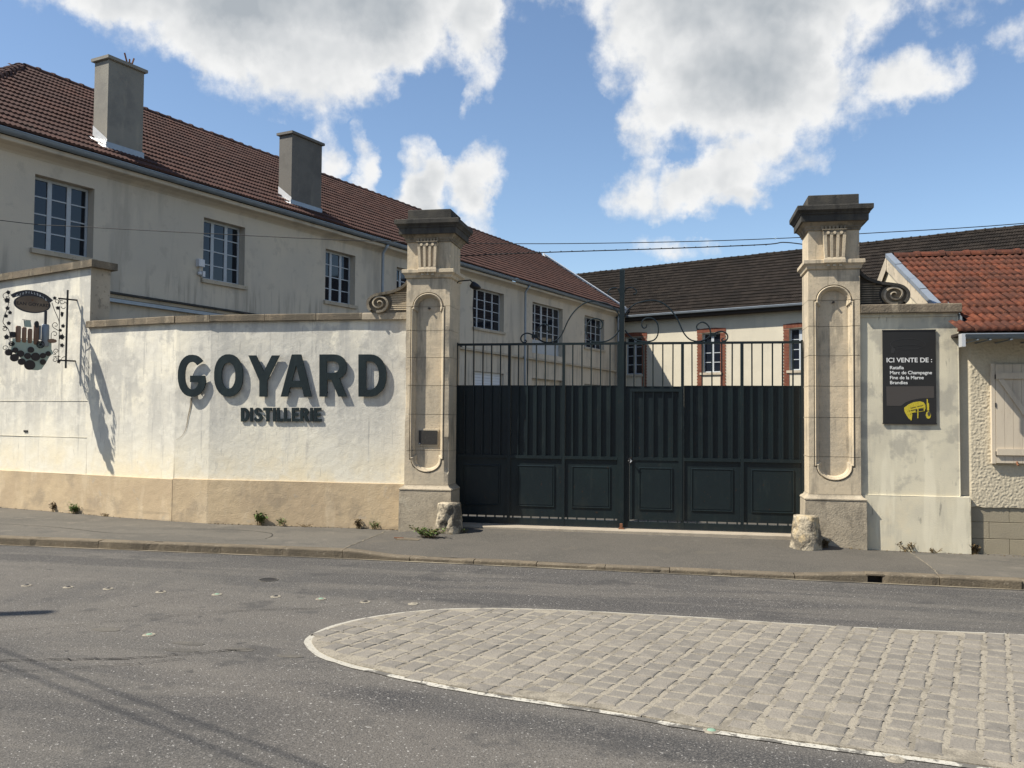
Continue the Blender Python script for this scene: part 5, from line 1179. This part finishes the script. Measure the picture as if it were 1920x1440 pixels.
rt_ = MB(); run_tiles(rt_, (-6, 4.5, 10.45), (V1, 4.5, 10.45), .40, .12, 14)
o = build('ridge_tiles', rt_, 'tile_b', rB, fix=False); o['kind'] = 'stuff'
tv, tf = tile_template(.235, .34)
build('red_tile', MB().add([(4.9 + x, -.45 + (y + .36) * 4.95 / sb - (z + .012) * 3.43 / sb, 7.03 + (y + .36) * 3.43 / sb + (z + .012) * 4.95 / sb) for x, y, z in tv], tf), 'tile_c', rB, fix=False)
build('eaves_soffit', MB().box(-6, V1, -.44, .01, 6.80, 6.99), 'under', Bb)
build('gutter', MB().tube([(-1, -.53, 7.02), (V1, -.53, 7.02)], .065, 8), 'zinc_dark', Bb, smooth=True); build('gutter_bead', MB().tube([(-1, -.60, 7.055), (V1, -.60, 7.055)], .014, 6), 'zinc', Bb)

# ================================================================== small house at the right edge
C = empty('small_house', (5.2, 13, 0), label='low roughcast house with orange tiled roof at the right edge', cat='house')
def CB(nm, mb, mat, parent=None, smooth=False, fix=True): return build(nm, mb, mat, parent or C, smooth, fix, local=False)
YC = 12.975
mb = MB(); dx = .009; nx = int((5.3 - 3.70) / dx); nz = int((2.86 - .575) / dx)
for j in range(nz + 1):
    for i in range(nx + 1):
        x = 3.70 + i * dx; z = .575 + j * dx
        h = max(-.3, mnoise.noise((x * 34, z * 34, 1))) * .0065 + mnoise.noise((x * 75, z * 75, 4)) * .0035
        k = smooth01((x - 3.845) / .03)
        e = .02 * mnoise.noise((x * 9, 1, 1)) if j < 3 else 0
        mb.v.append((x, YC - .012 * k - h * (.15 + .85 * k), z + e))
for j in range(nz):
    for i in range(nx):
        a = j * (nx + 1) + i; mb.f.append((a, a + 1, a + nx + 2, a + nx + 1))
CB('roughcast', mb, 'rough', smooth=True, fix=False)
CB('wall', MB().add([(5.3, YC, .57), (12, YC, .57), (12, YC, 2.86), (5.3, YC, 2.86)], [(0, 1, 2, 3)]).add([(3.8, YC + .03, -.3), (12, YC + .03, -.3), (12, YC + .03, .6), (3.8, YC + .03, .6)], [(0, 1, 2, 3)]), 'rough', fix=False)
CB('gable_wall', MB().add([(3.60, YC, -.3), (3.60, 19.8, -.3), (3.60, 19.8, 2.8), (3.60, 16.4, 4.52), (3.60, YC, 2.86)], [(0, 1, 2, 3, 4)]), 'rough', fix=False)
for r_, (z0, z1) in enumerate(((-.25, -.075), (-.07, .148), (.154, .369), (.375, .588))):
    xs_ = [3.80] + ([4.341, 4.85, 5.36] if r_ % 2 else [4.09, 4.595, 5.10, 5.5])
    for a, b in zip(xs_, xs_[1:]): CB('concrete_block', MB().rings(a + .003, b - .003, YC + .008, YC + .05, [(-.003, z0), (0, z0 + .004), (0, z1 - .004), (-.003, z1)]), 'block')
# shutter
sh = CB('shutter', MB().box(4.165, 5.02, 12.915, 12.935, 1.172, 2.50), 'shutter')
for k in range(8):
    a = 4.166 + k * .107
    CB('plank', MB().chbox(a, a + .104, 12.900, 12.914, 1.174, 2.498, .002), 'shutter', sh)
for z0, z1 in ((2.30, 2.385), (1.28, 1.365)): CB('ledge', MB().box(4.166, 5.018, 12.874, 12.899, z0, z1), 'shutter', sh)
CB('brace', MB().add([(x, y, z) for y in (12.876, 12.899) for (x, z) in ((4.19, 2.295), (4.265, 2.295), (4.86, 1.37), (4.785, 1.37))], [(0, 1, 2, 3), (7, 6, 5, 4), (0, 4, 5, 1), (1, 5, 6, 2), (2, 6, 7, 3), (3, 7, 4, 0)]), 'shutter', sh)
CB('frame_post', MB().box(4.115, 4.160, 12.905, 12.985, 1.165, 2.51), 'shutter', sh)
hg = MB()
for z in (1.3, 1.95, 2.33): hg.tube([(4.162, 12.898, z - .03), (4.162, 12.898, z + .03)], .008, 6)
CB('hinges', hg, 'iron', sh)
CB('shutter_catch', MB().tube([(4.42, 12.90, 1.19), (4.40, 12.85, 1.17), (4.41, 12.83, 1.15)], .012, 6), 'rust', sh)
# roof of interlocking tiles, each one a part
ey, ez, ry_, rz_ = 12.46, 2.905, 16.4, 4.56
sc_ = math.hypot(ry_ - ey, rz_ - ez); cs, sn = (ry_ - ey) / sc_, (rz_ - ez) / sc_; NR = 12; TL = sc_ / NR; TW = .205
rf = CB('roof', MB().add([(3.73, ey + .02, ez - .02), (12, ey + .02, ez - .02), (12, ry_, rz_ - .02), (3.60, ry_, rz_ - .02), (3.60, 13.42, ez + .96 * sn / cs - .02), (3.73, 13.42, ez + .96 * sn / cs - .02)], [(0, 1, 2, 3, 4, 5)]).add([(3.6, ry_, rz_ - .02), (12, ry_, rz_ - .02), (12, 20.2, 2.9), (3.6, 20.2, 2.9)], [(0, 1, 2, 3)]), 'under', fix=False)
tmesh = []
for k in range(4):
    v, f = tile_template(TW - .002, TL + .05, 12, .022, .030); q = MB(); q.add([(x, y, z + .004 * mnoise.noise((x * 9, y * 4, k))) for x, y, z in v], f); tmesh.append(q.mesh('roof_tile', 'tile_c', True, False))
pitch = math.atan2(rz_ - ez, ry_ - ey); rr = random.Random(21); rest = MB()
for r_ in range(NR):
    for c in range(40):
        x0_ = 3.565 if r_ == 0 else 3.80 if r_ < 3 else 3.615
        x = x0_ + c * TW; y = ey + r_ * TL * cs; z = ez + r_ * TL * sn
        if c < 13: put('roof_tile', tmesh[(c + r_) % 4], rf, (x + rr.uniform(-.004, .004), y + rr.uniform(-.006, .006), z + .012 + rr.uniform(0, .006)), (pitch + rr.uniform(-.01, .01), rr.uniform(-.012, .012), rr.uniform(-.008, .008)))
        else:
            v, f = tile_template(TW, TL + .05, 8, .022, .030); rest.add([(x + p[0], y + p[1] * cs - p[2] * sn, z + .012 + p[1] * sn + p[2] * cs) for p in v], f, rr.random())
o = CB('roof_tiles', rest, 'tile_c', rf, fix=False); o['kind'] = 'stuff'
k = 0; x = 3.66
while x < 8:
    m = ridge_tile(.42, .115, 8); put('ridge_tile', m.mesh('ridge_tile', 'tile_c', False, False), rf, (x, ry_, rz_ + .005 + rr.uniform(0, .01)), (0, 0, rr.uniform(-.01, .01))); x += .40
# verge: board, zinc capping
e2, z2 = 13.42, ez + (13.42 - ey) * sn / cs
CB('barge_board', MB().add([(3.555, e2, z2 - .20), (3.555, ry_, rz_ - .22), (3.555, ry_, rz_ + .05), (3.555, e2, z2 + .05), (3.585, e2, z2 - .20), (3.585, ry_, rz_ - .22), (3.585, ry_, rz_ + .05), (3.585, e2, z2 + .05)], [(0, 1, 2, 3), (7, 6, 5, 4), (0, 4, 5, 1), (3, 2, 6, 7), (0, 3, 7, 4)]), 'facade_trim', rf)
nv = 4
for k in range(nv):
    t0, t1 = k / nv, (k + 1) / nv - .003
    P = [(e2 + (ry_ - e2) * t, z2 + (rz_ - z2) * t + .085 + .006 * (k % 2)) for t in (t0, t1)]
    CB('zinc_capping', MB().add([(3.535, P[0][0], P[0][1] - .07), (3.535, P[1][0], P[1][1] - .07), (3.535, P[1][0], P[1][1]), (3.535, P[0][0], P[0][1]), (3.635, P[0][0], P[0][1] + .010), (3.635, P[1][0], P[1][1] + .010), (3.64, P[0][0], P[0][1] - .05), (3.64, P[1][0], P[1][1] - .05)], [(0, 1, 2, 3), (3, 2, 5, 4), (4, 5, 7, 6)]), 'zinc', rf, fix=False)
CB('back_verge', MB().add([(3.55, ry_, rz_ + .05), (3.60, ry_, rz_ + .05), (3.60, 20.2, 2.95), (3.55, 20.2, 2.95), (3.55, ry_, rz_ - .18), (3.55, 20.2, 2.72)], [(0, 1, 2, 3), (0, 3, 5, 4)]), 'facade_trim', rf, fix=False)
CB('abutment_flashing', MB().add([(3.722, 12.78, 2.99), (3.86, 12.78, 3.0), (3.86, 13.42, 3.33), (3.722, 13.42, 3.33), (3.722, 12.78, 3.13), (3.722, 13.42, 3.42)], [(0, 1, 2, 3), (0, 3, 5, 4)]), 'zinc_dark', rf, fix=False)
gu = MB()
for i, x in enumerate((3.64, 12)):
    for k in range(9):
        a = math.pi * k / 8; gu.v.append((x, 12.43 - .06 * math.cos(a), 2.862 - .065 * math.sin(a)))
for k in range(8): gu.f.append((k, k + 1, 10 + k, 9 + k))
gu.f.append(tuple(range(9)))
gt = CB('gutter', gu, 'zinc_dark', rf, True, False)
CB('gutter_bead', MB().tube([(3.64, 12.368, 2.862), (12, 12.368, 2.862)], .009, 6), 'zinc', gt)
for x in (3.78, 3.93, 4.18, 4.5, 4.9): CB('gutter_bracket', MB().box(x, x + .02, 12.36, YC, 2.78, 2.794), 'zinc_dark', gt)
CB('gutter_end', MB().box(3.60, 3.645, 12.38, 12.52, 2.70, 2.87), 'lead', gt)
CB('eaves_board', MB().box(3.62, 12, 12.5, 12.97, 2.86, 2.895), 'under', rf)

# ================================================================== terrace across the street, behind the camera (seen only as reflections in the upper windows)
T = empty('terrace_house', (-4, -12, 0), label='pale terrace across the street, seen only reflected in the left upper window', cat='house')
top_ = [(x0, x0 + 1.2, z, z + 1.7) for x0 in (-26, -22, -18, -14, -10, -6, -2, 2, 6, 10, 14) for z in (1.0, 4.4)]
tm = facade_mesh(-30, 18, -.4, 7.6, top_, .2)
tm.v = [(x, -12 - y, z) for x, y, z in tm.v]
build('wall', tm, 'facade', T, local=False, fix=False)
for (a, b, c, d) in top_: build('pane', MB().box(a, b, -12.16, -12.14, c, d), 'glass', T, local=False)
build('cornice', MB().box(-30.2, 18.2, -12.01, -11.7, 7.35, 7.62), 'facade_trim', T, local=False)
build('roof', MB().add([(-30.2, -11.6, 7.63), (18.2, -11.6, 7.63), (18.2, -16, 10.4), (-30.2, -16, 10.4), (-30.2, -20.5, 7.63), (18.2, -20.5, 7.63)], [(0, 1, 2, 3), (3, 2, 5, 4)]), 'tile_a', T, local=False, fix=False)

# ================================================================== lamp, cables, poles
o = empty('wall_lamp', (-3.40, 13.3, 3.83), label='small dark lamp on a bent arm fixed to the side of the left pillar', cat='lamp')
build('arm', MB().tube([(-3.41, 13.3, 3.80), (-3.38, 13.3, 3.835), (-3.30, 13.3, 3.842), (-3.19, 13.3, 3.85), (-3.17, 13.3, 3.82)], .010, 6), 'iron', o, local=False)
mb = MB(); n = 14
for j, (r_, z) in enumerate(((.018, 3.825), (.03, 3.815), (.055, 3.79), (.085, 3.755), (.088, 3.735), (.075, 3.72), (.04, 3.70), (.001, 3.695))):
    for i in range(n): mb.v.append((-3.15 + .02 * j * .5 + r_ * math.cos(2 * math.pi * i / n), 13.3 + r_ * math.sin(2 * math.pi * i / n), z))
for j in range(7):
    for i in range(n): mb.f.append((j * n + i, j * n + (i + 1) % n, (j + 1) * n + (i + 1) % n, (j + 1) * n + i))
build('lamp_head', mb, 'iron', o, local=False, smooth=True)
build('wire', MB().tube([(-3.135, 13.3, 3.70), (-3.15, 13.31, 3.4), (-3.135, 13.33, 3.0), (-3.14, 13.34, 2.86)], .006, 5), 'cable', o, local=False)
def cable(name, pts, r, label, group=None, k=6):
    o = build(name, MB().tube(smooth_path(pts, k), r, 6), 'cable', None, smooth=True); return tag(o, label, 'cable', group)
cable('overhead_cable', [(-18, 14.5, 6.2), (-12.602, 14.5, 5.362), (-10.905, 14.5, 5.185), (-7.702, 14.5, 4.93), (-5.209, 14.5, 4.752), (-2.588, 14.5, 4.631), (0, 14.5, 4.59), (1.939, 14.5, 4.605), (2.76, 14.5, 4.636), (5.104, 14.5, 4.722), (9, 14.5, 5.0)], .0065, 'thin upper overhead cable crossing the whole picture behind both pillars')
bc = cable('overhead_cable', [(-3.5, 13.52, 4.27), (-2.148, 13.52, 4.29), (-.2, 13.52, 4.30), (1.2, 13.52, 4.32), (1.50, 13.52, 4.345), (1.80, 13.5, 4.30)], .008, 'thick lower bundled cable strung between the two gate pillars')
for i in range(26):
    x = -3.0 + i * .17; build('cable_clip', MB().box(x - .008, x + .008, 13.511, 13.529, 4.289 + .0085 * max(0, x + 1), 4.307 + .0085 * max(0, x + 1)), 'cable', bc)
# street pole beyond the left edge of the picture, whose shadow and cables fall across the road
pb = Vector((-11.25, 4.95, ROAD))
o = empty('street_pole', tuple(pb), label='concrete street pole carrying two cables, left of the picture', cat='pole')
build('shaft', MB().tube([tuple(pb), tuple(pb + Vector((0, 0, 7.1)))], .14, 12, .095), 'pole', o, local=False, smooth=True)
build('cross_arm', MB().box(pb.x - .06, pb.x + .06, pb.y - .55, pb.y + .55, 5.35, 5.45), 'pole', o, local=False)
cd = Vector((.9, -.43, 0)).normalized()
for k, off in enumerate((-.05, .14)):
    s0 = pb + Vector((0, off, 5.58 + .02 * k)); pts = [tuple(s0 + cd * t + Vector((0, 0, -.012 * t * (26 - t) / 13))) for t in (0, 4, 8, 13, 18, 22, 26)]
    cable('street_cable', pts, .010, 'nearer cable of the street pole' if k == 0 else 'farther cable of the street pole', 'street pole cables')

# ================================================================== small things on the road
for i, (x, y) in enumerate([(-6.875, 8.438), (-6.391, 8.46), (-5.93, 8.479), (-5.3, 8.452), (-4.67, 8.458), (-4.041, 8.494), (-3.554, 8.499), (-3.077, 8.478), (-2.591, 8.513), (-4.373, 6.815), (.188, 5.535), (-.781, 5.86), (1.176, 5.30)]):
    lab = ['leftmost road stud of the row along the carriageway', 'second road stud from the left in the row', 'third road stud from the left in the row', 'fourth road stud from the left in the row', 'fifth road stud from the left in the row', 'sixth road stud from the left in the row', 'seventh road stud from the left in the row', 'eighth road stud from the left in the row', 'last road stud of the row, by the rounded end of the paved island', 'single road stud in the left foreground, away from the row', 'green glass road stud on the near border of the paved island', 'pale road stud on the near border of the island, left of the green one', 'large pale road stud at the lower right on the island border'][i]
    z = road_z(x, y); o = empty('road_stud', (x, y, z), label=lab, cat='road stud', group='road studs')
    mb = MB(); n = 16
    for (r_, h) in ((.056, .002), (.048, .008), (.030, .009), (.028, .006)): mb.v += [(r_ * math.cos(2 * math.pi * k / n) * (1 + .12 * mnoise.noise((k, i, r_ * 40))), r_ * math.sin(2 * math.pi * k / n), h) for k in range(n)]
    for j in range(3):
        for k in range(n): mb.f.append((j * n + k, j * n + (k + 1) % n, (j + 1) * n + (k + 1) % n, (j + 1) * n + k))
    build('collar', mb, 'joint', o)
    gl = MB()
    for (r_, h) in ((.029, .006), (.022, .012), (.012, .015)): gl.v += [(r_ * math.cos(2 * math.pi * k / n), r_ * math.sin(2 * math.pi * k / n), h) for k in range(n)]
    for j in range(2):
        for k in range(n): gl.f.append((j * n + k, j * n + (k + 1) % n, (j + 1) * n + (k + 1) % n, (j + 1) * n + k))
    gl.f.append(tuple(2 * n + k for k in range(n)))
    build('glass', gl, 'stud_glass' if i in (4, 6, 9, 10) else 'iron' if i < 8 else 'joint', o, smooth=True)
for i, (x, y, a, b) in enumerate([(-4.832, 6.9, .13, .06), (-3.9, 6.637, .14, .05), (-3.848, 6.433, .15, .045), (-3.417, 6.561, .12, .05), (-2.949, 6.474, .11, .04)]):
    pl = [(x + p[0] * (1 + .25 * mnoise.noise((p[0] * 9, p[1] * 9, i))), y + p[1]) for p in disc(18, a, b)]
    mb = MB(); mb.prism([pl], lambda u, v, t: (u, v, road_z(u, v) + t), .003, -.01); struct('road_patch', mb, 'pavement')
o = empty('valve_cover', (-4.533, 9.332, road_z(-4.53, 9.33)), label='small round iron valve cover in the carriageway near the kerb', cat='cover')
build('ring', MB().prism([disc(24, .115), disc(24, .10)], lambda x, y, t: (x, y, t), .006, -.01), 'pavement', o); build('lid', MB().prism([disc(24, .098)], lambda x, y, t: (x, y, t), .003, -.01), 'iron', o)
o = empty('shutoff_cover', (-3.72, 12.07, pave_z(-3.72, 12.07)), label='square earth-filled cover in the footway left of the guard stone', cat='cover')
build('lid', MB().box(-.20, .14, -.10, .10, -.01, .004), 'kerb', o); build('edge', MB().box(-.26, -.12, .03, .05, 0, .012), 'rust', o)

# ================================================================== weeds along the walls
def weed(x, y, h, n, spread, dry, label, seed, z=None):
    rw = random.Random(seed); h *= 1.2; spread *= 1.2; o = empty('weed', (x, y, pave_z(x, y) if z is None else z), label=label, cat='weed', group='weeds at the foot of the walls'); mb = MB(); sm = MB()
    for k in range(n):
        a = rw.uniform(0, 2 * math.pi); tilt = rw.uniform(.15, 1.0); L = h * rw.uniform(.5, 1.0); d = Vector((math.cos(a) * spread * tilt, math.sin(a) * spread * tilt * .6, L)); b0 = Vector((rw.uniform(-.4, .4) * spread, rw.uniform(-.15, .15) * spread, 0))
        sm.tube([tuple(b0), tuple(b0 + d * .5 + Vector((0, 0, .1 * L))), tuple(b0 + d)], .0025, 4)
        for q in range(rw.randint(4, 8)):
            t = rw.uniform(.3, 1.0); c = b0 + d * t; u = Vector((rw.uniform(-1, 1), rw.uniform(-1, 1), rw.uniform(-.3, .8))).normalized(); w = u.cross(Vector((rw.uniform(-1, 1), rw.uniform(-1, 1), 1))).normalized(); s = h * rw.uniform(.16, .34)
            mb.add([tuple(c), tuple(c + u * s * .5 + w * s * .28), tuple(c + u * s), tuple(c + u * s * .5 - w * s * .28)], [(0, 1, 2, 3)], rw.random())
    build('leaves', mb, 'leaf_dry' if dry else 'leaf', o, fix=False); build('stems', sm, 'leaf_dry', o, fix=False)
def wallw(X): p = WP(X, -.06, 0); return p[0], p[1]
xa, ya = wallw(-2.85); weed(xa, ya, .14, 10, .05, True, 'thin dry weed below the hanging sign, leftmost at the wall foot', 31)
xa, ya = wallw(-2.28); weed(xa, ya, .17, 22, .11, False, 'bushy green weed at the wall foot below the tip of the sign shadow', 32)
xa, ya = wallw(-1.5); weed(xa, ya, .05, 14, .10, True, 'low brown tuft at the foot of the low side wall', 33)
weed(-6.50, 13.04, .19, 20, .09, False, 'tall green weed below the small word sign', 34); weed(-6.12, 13.03, .12, 12, .08, False, 'shorter green weed to the right of the tall one below the small sign', 35)
weed(-5.72, 13.04, .05, 10, .12, True, 'low dry tuft midway along the lettered wall', 36); weed(-4.86, 13.03, .13, 16, .07, True, 'brown withered weed near the left pillar', 37); weed(-4.60, 13.03, .10, 16, .08, False, 'small green weed beside the base of the left pillar', 38)
weed(-3.50, 12.20, .13, 60, .20, False, 'green creeping weed on the footway in front of the left guard stone', 39)
weed(1.93, 12.62, .10, 26, .10, True, 'yellowed grass tuft at the right side of the right guard stone', 40); weed(3.02, 12.85, .11, 14, .13, True, 'dead brown leaves at the foot of the banner wall', 41); weed(3.36, 12.86, .06, 12, .09, True, 'small dry tuft near the right end of the banner wall', 42); weed(3.90, 12.92, .13, 14, .06, True, 'dry weed in the corner beside the concrete blocks', 43)
weed(-3.10, 12.63, .06, 12, .10, False, 'tiny green weed at the right foot of the left guard stone', 44)
# earth and crumbs where the walls meet the footway
mb = MB(); rc = random.Random(5)
for k in range(520):
    if k < 300: x = rc.uniform(-7.4, -4.2); y = 13.07 - abs(rc.gauss(0, .025))
    elif k < 420: X = rc.uniform(-5.5, 0); p = WP(X, -.04 - abs(rc.gauss(0, .025)), 0); x, y = p[0], p[1]
    else: x = rc.uniform(2.2, 4.8); y = 12.88 - abs(rc.gauss(0, .03)) - (.06 if x < 2.5 else 0)
    s = rc.uniform(.006, .018); z = pave_z(x, y); c = [(x + s * rc.uniform(-1, 1), y + s * rc.uniform(-1, 1), z + s * rc.uniform(-.3, .9)) for _ in range(4)]
    mb.add(c, [(0, 1, 2), (0, 1, 3), (1, 2, 3), (0, 2, 3)], rc.random())
o = build('wall_foot_debris', mb, 'leaf_dry', None, fix=False); tag(o, 'scattered dry crumbs and leaf bits along the wall feet', 'debris', kind='stuff')
